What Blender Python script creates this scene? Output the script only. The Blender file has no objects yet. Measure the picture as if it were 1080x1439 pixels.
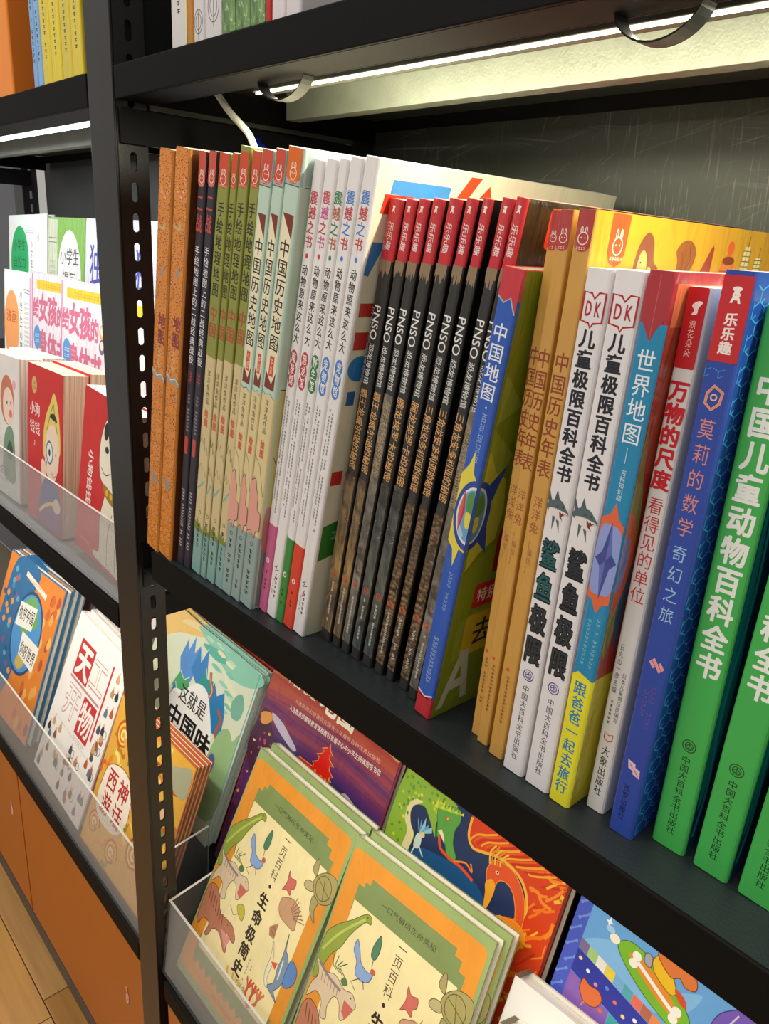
import bpy, bmesh, math, random
from mathutils import Matrix, Vector
from mathutils.geometry import tessellate_polygon
random.seed(7)
S = bpy.context.scene
COL = S.collection
ZS = 100.0                      # height of the book shelf above the floor, cm; shelf-relative z is used below

# ---------------------------------------------------------------- camera
cam_d = bpy.data.cameras.new('camera'); cam = bpy.data.objects.new('camera', cam_d); COL.objects.link(cam)
cam_d.sensor_fit = 'HORIZONTAL'; cam_d.sensor_width = 36; cam_d.lens = 36.0; cam_d.clip_start = .01
R = ((0.66876882, 0.27886639, -0.68918924), (0.74119831, -0.17766318, 0.6473491), (0.05808035, -0.94375279, -0.32551089))
# columns: camera right, camera up (= -image down), camera back (= -view)
cols = [Vector((R[i][0], -R[i][1], -R[i][2])) for i in range(3)]
m = Matrix(((cols[0][0], cols[0][1], cols[0][2]), (cols[1][0], cols[1][1], cols[1][2]), (cols[2][0], cols[2][1], cols[2][2])))
cam.matrix_world = Matrix.Translation((.695, -.311, (29.5 + ZS) / 100)) @ m.to_4x4()
S.camera = cam

# ---------------------------------------------------------------- light
w = bpy.data.worlds.new('shop_air'); S.world = w; w.use_nodes = True
w.node_tree.nodes['Background'].inputs[0].default_value = (1, .95, .87, 1)
w.node_tree.nodes['Background'].inputs[1].default_value = .42

def area(name, x, y, z, sx, sy, power, col, rx=0., ry=0.):
    d = bpy.data.lights.new(name, 'AREA'); d.shape = 'RECTANGLE'; d.size = sx; d.size_y = sy; d.energy = power; d.color = col
    o = bpy.data.objects.new(name, d); COL.objects.link(o); o.location = (x/100, y/100, (z+ZS)/100); o.rotation_euler = (rx, ry, 0)
    return o
area('ceiling_light', 40, -120, 190, 2.2, .5, 26, (1, .93, .83), math.radians(28))
area('ceiling_light', -160, -150, 190, 2.2, .5, 22, (1, .95, .88), math.radians(28))
area('beam_fill', 56, 5.02, 39.80, .84, .002, 2.75, (1, .95, .74), math.radians(3))
area('beam_fill', 56, 6.5, 41.3, .84, .01, .72, (1, .98, .70), math.radians(90))  # added lamp to brighten the beam, in place of the LED's sideways spill
area('beam_fill', -52, 5.2, 39.7, .93, .008, 2.1, (.93, .97, 1), math.radians(6))
area('beam_fill', 50, 3.2, -3.5, .95, .012, 1.8, (1, .90, .72), math.radians(2))
area('beam_fill', -52, 3.2, -13.2, .93, .012, 1.6, (1, .95, .85), math.radians(2))
S.view_settings.view_transform = 'Standard'; S.view_settings.look = 'None'
S.view_settings.exposure = 0.0; S.view_settings.gamma = 1; S.view_settings.use_curve_mapping = False
S.cycles.max_bounces = 8; S.cycles.transparent_max_bounces = 12

# ---------------------------------------------------------------- helpers
def lin(h):
    h = h.lstrip('#'); c = [int(h[i:i+2], 16)/255 for i in (0, 2, 4)]
    return tuple((x/12.92 if x < .04045 else ((x+.055)/1.055)**2.4) for x in c) + (1.,)

def mat(name, color=None, rough=.5, metal=0., coat=0., coat_r=.1, bump=0., bscale=60., attr=False, var=.0, vscale=8., spec=.5, trans=0., emit=0., stretch=(1, 1, 1), wrinkle=0.):
    M = bpy.data.materials.new(name); M.use_nodes = True; nt = M.node_tree; N = nt.nodes; L = nt.links; b = N['Principled BSDF']
    b.inputs['Roughness'].default_value = rough; b.inputs['Metallic'].default_value = metal
    b.inputs['Coat Weight'].default_value = coat; b.inputs['Coat Roughness'].default_value = coat_r
    b.inputs['Specular IOR Level'].default_value = spec; b.inputs['Transmission Weight'].default_value = trans
    tc = N.new('ShaderNodeTexCoord'); mp = N.new('ShaderNodeMapping'); mp.inputs['Scale'].default_value = stretch
    L.new(tc.outputs['Object'], mp.inputs[0])
    if attr:
        a = N.new('ShaderNodeAttribute'); a.attribute_name = 'Col'; src = a.outputs['Color']
    else:
        a = N.new('ShaderNodeRGB'); a.outputs[0].default_value = lin(color); src = a.outputs[0]
    if var > 0:
        n = N.new('ShaderNodeTexNoise'); n.inputs['Scale'].default_value = vscale; n.inputs['Detail'].default_value = 5; L.new(mp.outputs[0], n.inputs['Vector'])
        r = N.new('ShaderNodeMapRange'); r.inputs[1].default_value = .3; r.inputs[2].default_value = .7; r.inputs[3].default_value = 1-var; r.inputs[4].default_value = 1+var*.6
        L.new(n.outputs['Fac'], r.inputs[0])
        x = N.new('ShaderNodeMix'); x.data_type = 'RGBA'; x.blend_type = 'MULTIPLY'; x.inputs[0].default_value = 1
        L.new(src, x.inputs[6]); L.new(r.outputs[0], x.inputs[7]); src = x.outputs[2]
    L.new(src, b.inputs['Base Color'])
    if emit: b.inputs['Emission Strength'].default_value = emit; b.inputs['Emission Color'].default_value = lin(color)
    if bump > 0:
        n = N.new('ShaderNodeTexNoise'); n.inputs['Scale'].default_value = bscale; n.inputs['Detail'].default_value = 4; L.new(mp.outputs[0], n.inputs['Vector'])
        u = N.new('ShaderNodeBump'); u.inputs['Strength'].default_value = bump; u.inputs['Distance'].default_value = .002; L.new(n.outputs['Fac'], u.inputs['Height']); L.new(u.outputs[0], b.inputs['Normal'])
    if wrinkle > 0:
        n = N.new('ShaderNodeTexNoise'); n.inputs['Scale'].default_value = 28; n.inputs['Detail'].default_value = 3; n.inputs['Distortion'].default_value = 1.2
        mp2 = N.new('ShaderNodeMapping'); mp2.inputs['Scale'].default_value = (1.6, 1, .45); L.new(tc.outputs['Object'], mp2.inputs[0]); L.new(mp2.outputs[0], n.inputs['Vector'])
        u = N.new('ShaderNodeBump'); u.inputs['Strength'].default_value = wrinkle; u.inputs['Distance'].default_value = .01; L.new(n.outputs['Fac'], u.inputs['Height']); L.new(u.outputs[0], b.inputs['Coat Normal'])
    return M

M_STEEL = mat('black_painted_steel', '#121315', rough=.5, spec=.22, bump=.08, bscale=900, var=.12, vscale=20)
M_POST = mat('upright_gloss_paint', '#161514', rough=.36, spec=.6, bump=.08, bscale=900, var=.12, vscale=20)
M_LIP = mat('black_lip_paint', '#161514', rough=.6, spec=.07, bump=.08, bscale=900)
M_SHELF = mat('shelf_top_paint', '#20272a', rough=.45, bump=.15, bscale=500, var=.2, vscale=12)
M_BEAM = mat('grey_beam_steel', '#8d9084', rough=.38, metal=.3, bump=.12, bscale=500, var=.1, vscale=60)
M_CAP = mat('lit_shelf_grey', '#43453f', rough=.5, var=.1)  # paler than the black steel: LED light under the high shelves put into the colour
M_COVER = mat('laminated_cover', attr=True, rough=.36, var=.05, vscale=30)
M_MATTE = mat('matte_cover', attr=True, rough=.6, var=.05, vscale=30)
M_WRAP = mat('shrink_wrapped_cover', attr=True, rough=.4, coat=.6, coat_r=.1, wrinkle=1.0, var=.07, vscale=30)
M_CARD = mat('grey_board', '#6d6253', rough=.8)
M_DIFF = mat('light_diffuser_warm', '#fff6d0', emit=7)
M_DIFFC = mat('light_diffuser_cool', '#f4f8ff', emit=11)
M_ALU = mat('aluminium_profile', '#9a9a92', rough=.3, metal=.8)
M_WHITE = mat('white_cable_sheath', '#dedccb', rough=.5)
M_BLACKP = mat('black_plastic', '#141414', rough=.45)
M_BLUE = mat('blue_plastic_bag', '#1731b4', rough=.35, coat=.5, wrinkle=.5)
M_ORANGE = mat('orange_laminate', '#b86204', rough=.38, bump=.05, bscale=300, var=.05, vscale=6)
M_RED = mat('dark_red_edge', '#a81a0e', rough=.5)
M_KICK = mat('grey_steel_rail', '#4c4d4d', rough=.4, metal=.4)
M_LOCK = mat('pale_lock_ring', '#e9b9a0', rough=.4)

def panel_material():
    M = bpy.data.materials.new('scratched_back_panel'); M.use_nodes = True; nt = M.node_tree; N = nt.nodes; L = nt.links; b = N['Principled BSDF']
    b.inputs['Roughness'].default_value = .45
    tc = N.new('ShaderNodeTexCoord'); fac = None
    base = N.new('ShaderNodeTexNoise'); base.inputs['Scale'].default_value = 7; base.inputs['Detail'].default_value = 6; L.new(tc.outputs['Object'], base.inputs['Vector'])
    cr = N.new('ShaderNodeValToRGB'); cr.color_ramp.elements[0].color = lin('#2a2b25'); cr.color_ramp.elements[0].position = .3; cr.color_ramp.elements[1].color = lin('#40423a'); cr.color_ramp.elements[1].position = .75
    L.new(base.outputs['Fac'], cr.inputs[0]); cur = cr.outputs[0]
    for rot, sc, th in ((.25, (3, 1, 60), .68), (-.1, (2.2, 1, 50), .70), (1.35, (4, 1, 70), .67), (1.62, (5, 1, 90), .66), (.6, (6, 1, 80), .71)):
        mp = N.new('ShaderNodeMapping'); mp.inputs['Rotation'].default_value = (0, rot, 0); L.new(tc.outputs['Object'], mp.inputs[0])
        mq = N.new('ShaderNodeMapping'); mq.inputs['Scale'].default_value = sc; L.new(mp.outputs[0], mq.inputs[0])
        n = N.new('ShaderNodeTexNoise'); n.inputs['Scale'].default_value = 5.5; n.inputs['Detail'].default_value = 4; n.inputs['Distortion'].default_value = .5; L.new(mq.outputs[0], n.inputs['Vector'])
        r = N.new('ShaderNodeMapRange'); r.inputs[1].default_value = th; r.inputs[1].default_value = th-.06; r.inputs[2].default_value = th+.04; r.inputs[3].default_value = 0; r.inputs[4].default_value = .6; L.new(n.outputs['Fac'], r.inputs[0])
        x = N.new('ShaderNodeMix'); x.data_type = 'RGBA'; k_ = N.new('ShaderNodeTexNoise'); k_.inputs['Scale'].default_value = 6+3*rot; k_.inputs['Detail'].default_value = 2; L.new(tc.outputs['Object'], k_.inputs['Vector'])
        k2 = N.new('ShaderNodeMapRange'); k2.inputs[1].default_value = .46; k2.inputs[2].default_value = .68; L.new(k_.outputs['Fac'], k2.inputs[0])
        k3 = N.new('ShaderNodeMath'); k3.operation = 'MULTIPLY'; L.new(k2.outputs[0], k3.inputs[0]); L.new(r.outputs[0], k3.inputs[1])
        L.new(k3.outputs[0], x.inputs[0]); L.new(cur, x.inputs[6]); x.inputs[7].default_value = lin('#85867a'); cur = x.outputs[2]
    L.new(cur, b.inputs['Base Color']); return M
M_PANEL = panel_material()

def acrylic_material(name='clear_acrylic', a0=.05):
    M = bpy.data.materials.new(name); M.use_nodes = True; nt = M.node_tree; N = nt.nodes; L = nt.links; b = N['Principled BSDF']
    b.inputs['Base Color'].default_value = (.6, .6, .6, 1); b.inputs['Roughness'].default_value = .12
    t = N.new('ShaderNodeBsdfTransparent'); t.inputs[0].default_value = (.95, .95, .95, 1)
    f = N.new('ShaderNodeLayerWeight'); f.inputs[0].default_value = .12
    r = N.new('ShaderNodeMath'); r.operation = 'MULTIPLY_ADD'; r.inputs[1].default_value = .4; r.inputs[2].default_value = a0; L.new(f.outputs['Fresnel'], r.inputs[0])
    x = N.new('ShaderNodeMixShader'); L.new(r.outputs[0], x.inputs[0]); L.new(t.outputs[0], x.inputs[1]); L.new(b.outputs[0], x.inputs[2])
    L.new(x.outputs[0], N['Material Output'].inputs[0]); return M
M_ACR = acrylic_material()
M_ACRF = acrylic_material('clear_acrylic_floor', .01)
M_ACRE = mat('polished_acrylic_edge', '#c9c6bf', rough=.25)

def pages_material(name, c0, c1, stripe=(900, 0, 0)):
    M = bpy.data.materials.new(name); M.use_nodes = True; nt = M.node_tree; N = nt.nodes; L = nt.links; b = N['Principled BSDF']; b.inputs['Roughness'].default_value = .8
    tc = N.new('ShaderNodeTexCoord'); mp = N.new('ShaderNodeMapping'); mp.inputs['Scale'].default_value = (1, .01, .01); L.new(tc.outputs['Object'], mp.inputs[0])
    n = N.new('ShaderNodeTexNoise'); n.inputs['Scale'].default_value = 700; n.inputs['Detail'].default_value = 3; L.new(mp.outputs[0], n.inputs['Vector'])
    cr = N.new('ShaderNodeValToRGB'); cr.color_ramp.elements[0].position = .35; cr.color_ramp.elements[1].position = .6; cr.color_ramp.elements[0].color = lin(c0); cr.color_ramp.elements[1].color = lin(c1)
    L.new(n.outputs['Fac'], cr.inputs[0]); L.new(cr.outputs[0], b.inputs['Base Color']); return M
M_PAGE = pages_material('cream_page_block', '#b3ab95', '#e9e2cf')
M_PAGEW = pages_material('white_page_block', '#cfcdc2', '#f4f2ea')
M_PAGEY = pages_material('tinted_page_block', '#c6a585', '#eed9b8')

def pattern_material(name, c0, c1, kind, scale, stretch=(1, 1, 1), wrap=True, c2=None):
    M = bpy.data.materials.new(name); M.use_nodes = True; nt = M.node_tree; N = nt.nodes; L = nt.links; b = N['Principled BSDF']; b.inputs['Roughness'].default_value = .42
    tc = N.new('ShaderNodeTexCoord'); mp = N.new('ShaderNodeMapping'); mp.inputs['Scale'].default_value = stretch; L.new(tc.outputs['Object'], mp.inputs[0])
    if kind == 'dash':
        v = N.new('ShaderNodeTexVoronoi'); v.inputs['Scale'].default_value = scale; L.new(mp.outputs[0], v.inputs['Vector']); out = v.outputs['Distance']; p = (.24, .36)
    elif kind == 'scale':
        v = N.new('ShaderNodeTexVoronoi'); v.inputs['Scale'].default_value = scale; L.new(mp.outputs[0], v.inputs['Vector']); out = v.outputs['Distance']; p = (.1, .75)
    else:
        v = N.new('ShaderNodeTexNoise'); v.inputs['Scale'].default_value = scale; v.inputs['Detail'].default_value = 7; v.inputs['Distortion'].default_value = 1.5; L.new(mp.outputs[0], v.inputs['Vector']); out = v.outputs['Fac']; p = (.35, .68)
    cr = N.new('ShaderNodeValToRGB'); e = cr.color_ramp.elements; e[0].position = p[0]; e[1].position = p[1]; e[0].color = lin(c0); e[1].color = lin(c1); L.new(out, cr.inputs[0]); cur = cr.outputs[0]
    if c2:
        n = N.new('ShaderNodeTexNoise'); n.inputs['Scale'].default_value = 22; n.inputs['Detail'].default_value = 5; L.new(tc.outputs['Object'], n.inputs['Vector'])
        r = N.new('ShaderNodeMapRange'); r.inputs[1].default_value = .42; r.inputs[2].default_value = .62; L.new(n.outputs['Fac'], r.inputs[0])
        x = N.new('ShaderNodeMix'); x.data_type = 'RGBA'; L.new(r.outputs[0], x.inputs[0]); L.new(cur, x.inputs[6]); x.inputs[7].default_value = lin(c2); cur = x.outputs[2]
    L.new(cur, b.inputs['Base Color'])
    if kind != 'dash':
        u = N.new('ShaderNodeBump'); u.inputs['Strength'].default_value = .7; u.inputs['Distance'].default_value = .0015; u.invert = kind == 'scale'; L.new(out, u.inputs['Height']); L.new(u.outputs[0], b.inputs['Normal'])
    if wrap:
        b.inputs['Coat Weight'].default_value = .6; b.inputs['Coat Roughness'].default_value = .12
        n = N.new('ShaderNodeTexNoise'); n.inputs['Scale'].default_value = 40; n.inputs['Detail'].default_value = 3; n.inputs['Distortion'].default_value = 1.2; L.new(tc.outputs['Object'], n.inputs['Vector'])
        u = N.new('ShaderNodeBump'); u.inputs['Strength'].default_value = 1; u.inputs['Distance'].default_value = .01; L.new(n.outputs['Fac'], u.inputs['Height']); L.new(u.outputs[0], b.inputs['Coat Normal'])
    return M
M_DASH = pattern_material('orange_dashed_cloth', '#5a2808', '#df8410', 'dash', 600, (.6, 1, 1.2), True)
M_HIDE = [pattern_material('feathered_hide_print', '#2a1f16', '#b8955c', 'n', 75, (1.8, 1, .5), True, '#54463a'),
          pattern_material('stone_hide_print', '#36322e', '#9a9286', 'n', 90, (1, 1, .7), True, '#5a554d'),
          pattern_material('grey_green_hide_print', '#1c201f', '#6f776f', 'n', 80, (1, 1, .5), True, '#2d3433'),
          pattern_material('brown_scale_hide_print', '#a07f56', '#20160e', 'scale', 300, (1, 1, 1.3), True, '#4c3d30')]
M_GRASS = pattern_material('green_grass_print', '#2f5a22', '#86ac5e', 'n', 120, (1, 1, .4), True, '#4f7a3b')
M_FIRE = pattern_material('flame_swirl_print', '#c86a12', '#f0c04a', 'n', 30, (1, 1, 1), False, '#e3962b')

# ---- mesh containers
def new_obj(name, me, mats, parent=None, M=None):
    o = bpy.data.objects.new(name, me); COL.objects.link(o)
    for x in (mats if isinstance(mats, (list, tuple)) else [mats]): me.materials.append(x)
    if parent: o.parent = parent
    if M is not None: o.matrix_local = M
    return o

class MB:
    """collects boxes and strips given in cm (shelf-relative height)"""
    def __init__(s, org=(0, 0, -ZS)): s.v = []; s.f = []; s.o = org
    def P(s, p): return ((p[0]-s.o[0])/100, (p[1]-s.o[1])/100, (p[2]-s.o[2])/100)
    def box(s, x0, x1, y0, y1, z0, z1, c=0.):
        c = min(c, (x1-x0)/2.2, (y1-y0)/2.2, (z1-z0)/2.2)
        if c <= 0:
            b = len(s.v); s.v += [s.P(p) for p in ((x0,y0,z0),(x1,y0,z0),(x1,y1,z0),(x0,y1,z0),(x0,y0,z1),(x1,y0,z1),(x1,y1,z1),(x0,y1,z1))]
            s.f += [[b+i for i in q] for q in ((0,3,2,1),(4,5,6,7),(0,1,5,4),(1,2,6,5),(2,3,7,6),(3,0,4,7))]; return
        bm = bmesh.new(); bmesh.ops.create_cube(bm, size=1, matrix=Matrix.Translation(((x0+x1)/2,(y0+y1)/2,(z0+z1)/2)) @ Matrix.Diagonal((x1-x0,y1-y0,z1-z0,1)))
        bmesh.ops.bevel(bm, geom=bm.edges[:], offset=c, segments=2, affect='EDGES', profile=.6)
        b = len(s.v); bm.verts.index_update(); s.v += [s.P(v.co) for v in bm.verts]; s.f += [[b+v.index for v in f.verts] for f in bm.faces]; bm.free()
    def quad(s, *p):
        b = len(s.v); s.v += [s.P(q) for q in p]; s.f.append([b+i for i in range(len(p))])
    def slab(s, pts, th):
        """thick plate: polygon pts (3-D, cm) extruded by vector th"""
        n = len(pts); b = len(s.v); s.v += [s.P(p) for p in pts] + [s.P((p[0]+th[0], p[1]+th[1], p[2]+th[2])) for p in pts]
        s.f += [[b+i for i in range(n)][::-1], [b+n+i for i in range(n)]] + [[b+i, b+(i+1)%n, b+n+(i+1)%n, b+n+i] for i in range(n)]
    def tube(s, pts, r, n=10):
        P = [Vector(p) for p in pts]; rings = []
        for i, p in enumerate(P):
            t = (P[min(i+1, len(P)-1)] - P[max(i-1, 0)]).normalized(); a = t.cross(Vector((0, 0, 1)));
            if a.length < .05: a = t.cross(Vector((1, 0, 0)))
            a.normalize(); c = t.cross(a); rr = r[i] if isinstance(r, (list, tuple)) else r
            rings.append([p + (a*math.cos(k*6.2832/n) + c*math.sin(k*6.2832/n))*rr for k in range(n)])
        b = len(s.v)
        for g in rings: s.v += [s.P(q) for q in g]
        for i in range(len(P)-1):
            for k in range(n): s.f.append([b+i*n+k, b+i*n+(k+1)%n, b+(i+1)*n+(k+1)%n, b+(i+1)*n+k])
        s.f.append([b+k for k in range(n)][::-1]); s.f.append([b+(len(P)-1)*n+k for k in range(n)])
    def build(s, name, m, parent=None, smooth=False):
        me = bpy.data.meshes.new(name); me.from_pydata(s.v, [], s.f); me.update()
        bm = bmesh.new(); bm.from_mesh(me); bmesh.ops.recalc_face_normals(bm, faces=bm.faces); bm.to_mesh(me); bm.free()
        if smooth: me.polygons.foreach_set('use_smooth', [True]*len(me.polygons))
        o = new_obj(name, me, m, parent)
        if not parent: o.location = tuple(q/100 for q in (s.o[0], s.o[1], s.o[2]+ZS))
        return o

def empty(name, loc=(0, 0, -ZS)):
    o = bpy.data.objects.new(name, None); COL.objects.link(o); o.empty_display_size = .02; o.location = (loc[0]/100, loc[1]/100, (loc[2]+ZS)/100); return o
def tag(o, label, cat, group=None, kind=None):
    if label: o['label'] = label
    if cat: o['category'] = cat
    if group: o['group'] = group
    if kind: o['kind'] = kind
    return o
def smooth(pts, n=6, closed=True):
    out = []; N = len(pts)
    for i in range(N if closed else N-1):
        p0, p1, p2, p3 = (pts[(i+k) % N] if closed else pts[max(0, min(N-1, i+k))] for k in (-1, 0, 1, 2))
        for j in range(n):
            t = j/n; out.append(tuple(.5*((2*p1[a]) + (-p0[a]+p2[a])*t + (2*p0[a]-5*p1[a]+4*p2[a]-p3[a])*t*t + (-p0[a]+3*p1[a]-3*p2[a]+p3[a])*t**3) for a in range(len(p1))))
    if not closed: out.append(tuple(pts[-1]))
    return out

# ---- glyph outlines from Blender's own font
_fc = bpy.data.curves.new('glyph', 'FONT'); _fc.resolution_u = 3
_fo = bpy.data.objects.new('glyph', _fc); COL.objects.link(_fo); _G = {}
def glyph(ch, bold):
    k = (ch, bold)
    if k not in _G:
        _fc.body = ch; _fc.offset = bold
        dg = bpy.context.evaluated_depsgraph_get(); dg.update(); ob = _fo.evaluated_get(dg); me = ob.to_mesh()
        v = [(a.co.x, a.co.y) for a in me.vertices]; f = [tuple(p.vertices) for p in me.polygons]; ob.to_mesh_clear()
        _G[k] = (v, f, (min(a[0] for a in v), max(a[0] for a in v)) if v else (0, .3))
    return _G[k]

class PR:
    """flat print laid on a surface; coordinates in cm"""
    def __init__(s, surf): s.v = []; s.f = []; s.c = []; s.surf = surf; s.l = 0; s.bb = []
    def lay(s, pts):
        """height above the surface: just over whatever print it overlaps"""
        a = min(p[0] for p in pts); b = max(p[0] for p in pts); c = min(p[1] for p in pts); d = max(p[1] for p in pts); L = 0
        for q in s.bb:
            if q[0] < b and q[1] > a and q[2] < d and q[3] > c and q[4] >= L: L = q[4]+1
        s.bb.append((a, b, c, d, L)); return .008+.0024*L
    def add(s, pts, faces, col):
        b = len(s.v); e = s.lay(pts); s.v += [tuple(q/100 for q in s.surf(p[0], p[1], e)) for p in pts]; s.f += [tuple(b+i for i in f) for f in faces]; s.c += [lin(col)]*len(pts); s.l += 1
    def poly(s, pts, col):
        t = tessellate_polygon([[Vector((p[0], p[1], 0)) for p in pts]]); s.add(pts, t, col)
    def blob(s, pts, col, n=5): s.poly(smooth(pts, n), col)
    def rect(s, u0, v0, u1, v1, col, r=0.):
        if r <= 0: s.add([(u0, v0), (u1, v0), (u1, v1), (u0, v1)], [(0, 1, 2, 3)], col); return
        p = []
        for cx, cy, a in ((u1-r, v1-r, 0), (u0+r, v1-r, 1), (u0+r, v0+r, 2), (u1-r, v0+r, 3)):
            p += [(cx+r*math.cos((a+k/4)*1.5708), cy+r*math.sin((a+k/4)*1.5708)) for k in range(5)]
        s.add(p, [tuple(range(len(p)))], col)
    def ell(s, u, v, a, b, col, n=24, rot=0.):
        c, d = math.cos(rot), math.sin(rot); s.add([(u+a*math.cos(i*6.2832/n)*c-b*math.sin(i*6.2832/n)*d, v+a*math.cos(i*6.2832/n)*d+b*math.sin(i*6.2832/n)*c) for i in range(n)], [tuple(range(n))], col)
    def line(s, pts, wd, col, closed=False):
        P = [Vector((p[0], p[1])) for p in pts]; n = len(P); L = []
        for i in range(n):
            a = P[(i-1) % n] if closed or i else P[i]; b = P[(i+1) % n] if closed or i < n-1 else P[i]
            t = (b-a); t = t.normalized() if t.length else Vector((1, 0)); k = Vector((-t.y, t.x))*wd/2; L += [P[i]+k, P[i]-k]
        s.add([(q.x, q.y) for q in L], [(2*i, 2*i+1, (2*i+3) % (2*n), (2*i+2) % (2*n)) for i in range(n if closed else n-1)], col)
    def ring(s, u, v, r, wd, col, b=None): s.line([(u+r*math.cos(i*.2618), v+(b or r)*math.sin(i*.2618)) for i in range(24)], wd, col, True)
    def gl(s, ch, u, v, wu, hv, col, bold, rot=0., cjk=True):
        gv, gf, ex = glyph(ch, 0)
        if not gv: return
        c, d = math.cos(rot), math.sin(rot); cx = .5 if cjk else (ex[0]+ex[1])/2
        B = bold*.9
        for n_, (ox, oy) in enumerate(((0, 0), (-1, -.7), (1, .7), (-1, .7), (1, -.7), (0, 1), (0, -1)) if bold > .03 else (((-.8, 0), (.8, 0), (0, .6)) if bold > 0 else ((0, 0),))):
            pts = []
            for x, y in gv:
                x = (x-cx+ox*B)*wu; y = (y-.37+oy*B)*hv; pts.append((u+x*c-y*d, v+x*d+y*c))
            b = len(s.v)
            if n_ == 0: e0 = s.lay(pts)
            e = e0+.0002*n_; s.v += [tuple(q/100 for q in s.surf(p[0], p[1], e)) for p in pts]; s.f += [tuple(b+i for i in f) for f in gf]; s.c += [lin(col)]*len(pts)
    def vt(s, txt, u, v0, v1, wd, col, bold=.0, hh=.95, cols=None):
        """characters stacked upright from height v0 down to v1"""
        p = (v0-v1)/len(txt)
        for i, ch in enumerate(txt): s.gl(ch, u, v0-p*(i+.5), wd, p*hh, cols[i % len(cols)] if cols else col, bold)
        s.l += 1
    def ht(s, txt, u0, u1, v, hv, col, bold=.0, slope=0.):
        p = (u1-u0)/len(txt)
        for i, ch in enumerate(txt): s.gl(ch, u0+p*(i+.5), v+slope*(p*(i+.5)), p*.97, hv, col, bold, 0., ord(ch) > 255)
        s.l += 1
    def rt(s, txt, u, v0, v1, hv, col, bold=.0):
        """text turned a quarter clockwise, reading downwards"""
        adv = [1. if ord(c) > 255 else glyph(c, 0)[2][1]+.06 for c in txt]; k = (v0-v1)/sum(adv); q = v0
        for ch, a in zip(txt, adv): s.gl(ch, u, q-a*k/2, k, hv, col, bold, -math.pi/2, ord(ch) > 255); q -= a*k
        s.l += 1
    def dashes(s, u, v0, v1, wd, col, pitch=.5, fill=.6, h=None):
        """rows too small to read: short marks stacked like characters"""
        n = max(1, int((v0-v1)/pitch))
        for i in range(n):
            if random.random() < .12: continue
            v = v0-(i+.5)*pitch; a = wd*random.uniform(.35, .5); hh = pitch*fill/2
            b = len(s.v); e = s.lay([(u-a, v-hh), (u+a, v+hh)])
            for q in ((u-a, v+hh), (u+a, v+hh), (u+a, v+hh*.5), (u-a, v+hh*.5), (u-a*.8, v-hh*.1), (u+a*.9, v-hh*.1), (u+a*.9, v-hh*.5), (u-a*.8, v-hh*.5), (u-.12*wd, v+hh), (u+.08*wd, v+hh), (u+.08*wd, v-hh), (u-.12*wd, v-hh)): s.v.append(tuple(x/100 for x in s.surf(q[0], q[1], e)))
            s.f += [(b, b+1, b+2, b+3), (b+4, b+5, b+6, b+7), (b+8, b+9, b+10, b+11)]; s.c += [lin(col)]*12
        s.l += 1
    def hd(s, u0, u1, v, h, col, pitch=.3):
        n = max(1, int((u1-u0)/pitch))
        for i in range(n):
            u = u0+(i+.5)*pitch; a = pitch*random.uniform(.28, .42); b = len(s.v); e = s.lay([(u-a, v-h/2), (u+a, v+h/2)])
            for q in ((u-a, v+h/2), (u+a, v+h/2), (u+a, v+h*.3), (u-a, v+h*.3), (u-a, v-h*.3), (u+a, v-h*.3), (u+a, v-h/2), (u-a, v-h/2), (u-.05*h, v+h/2), (u+.08*h, v+h/2), (u+.08*h, v-h/2), (u-.05*h, v-h/2)): s.v.append(tuple(x/100 for x in s.surf(q[0], q[1], e)))
            s.f += [(b, b+1, b+2, b+3), (b+4, b+5, b+6, b+7), (b+8, b+9, b+10, b+11)]; s.c += [lin(col)]*12
        s.l += 1
    def mesh(s, name):
        me = bpy.data.meshes.new(name); me.from_pydata(s.v, [], s.f); a = me.color_attributes.new('Col', 'FLOAT_COLOR', 'POINT'); a.data.foreach_set('color', [x for c in s.c for x in c]); me.update(); return me

def cover_mesh(w, h, d, t, bands, front, back, r):
    """spine, front board (x=w) and back board (x=0) as one wrapped case; bands = [(z, colour), ...] from the bottom"""
    k = 3; arcL = [(r-r*math.cos(i*math.pi/2/k), r-r*math.sin(i*math.pi/2/k)) for i in range(k+1)]
    arcR = [(w-x, y) for x, y in arcL[::-1]]; ti = min(t, w*.3)
    prof = [(0, d)] + arcL + arcR + [(w, d), (w-ti, d), (w-ti, t), (ti, t), (ti, d)]; nl = len(arcL)
    kind = ['b'] + ['s']*(2*nl-1) + ['f', 'e', 'i', 'i', 'i', 'e']
    def lv(b): return b if isinstance(b, list) else [(0, b)]
    B = {'s': lv(bands), 'f': lv(front), 'b': lv(back)}
    V = []; F = []; C = []
    for i in range(len(prof)):
        p, q = prof[i], prof[(i+1) % len(prof)]; kd = kind[i]; L = B.get(kd) or [(0, {'e': B['f'][0][1], 'i': '#d8d4c8'}[kd])]
        for j, (z, c) in enumerate(L):
            z1 = L[j+1][0] if j+1 < len(L) else h; b = len(V)
            V += [(p[0], p[1], z), (q[0], q[1], z), (q[0], q[1], z1), (p[0], p[1], z1)]; F.append((b, b+1, b+2, b+3)); C += [lin(c)]*4
    tri = tessellate_polygon([[Vector((x, y, 0)) for x, y in prof]])
    for z, fl, cc in ((0, 1, B['s'][0][1]), (h, 0, B['s'][-1][1])):
        b = len(V); V += [(x, y, z) for x, y in prof]; F += [tuple(b+i for i in (f if fl else f[::-1])) for f in tri]; C += [lin(cc)]*len(prof)
    me = bpy.data.meshes.new('cover'); me.from_pydata([tuple(q/100 for q in p) for p in V], [], F)
    a = me.color_attributes.new('Col', 'FLOAT_COLOR', 'POINT'); a.data.foreach_set('color', [x for c in C for x in c]); me.update(); return me

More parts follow.
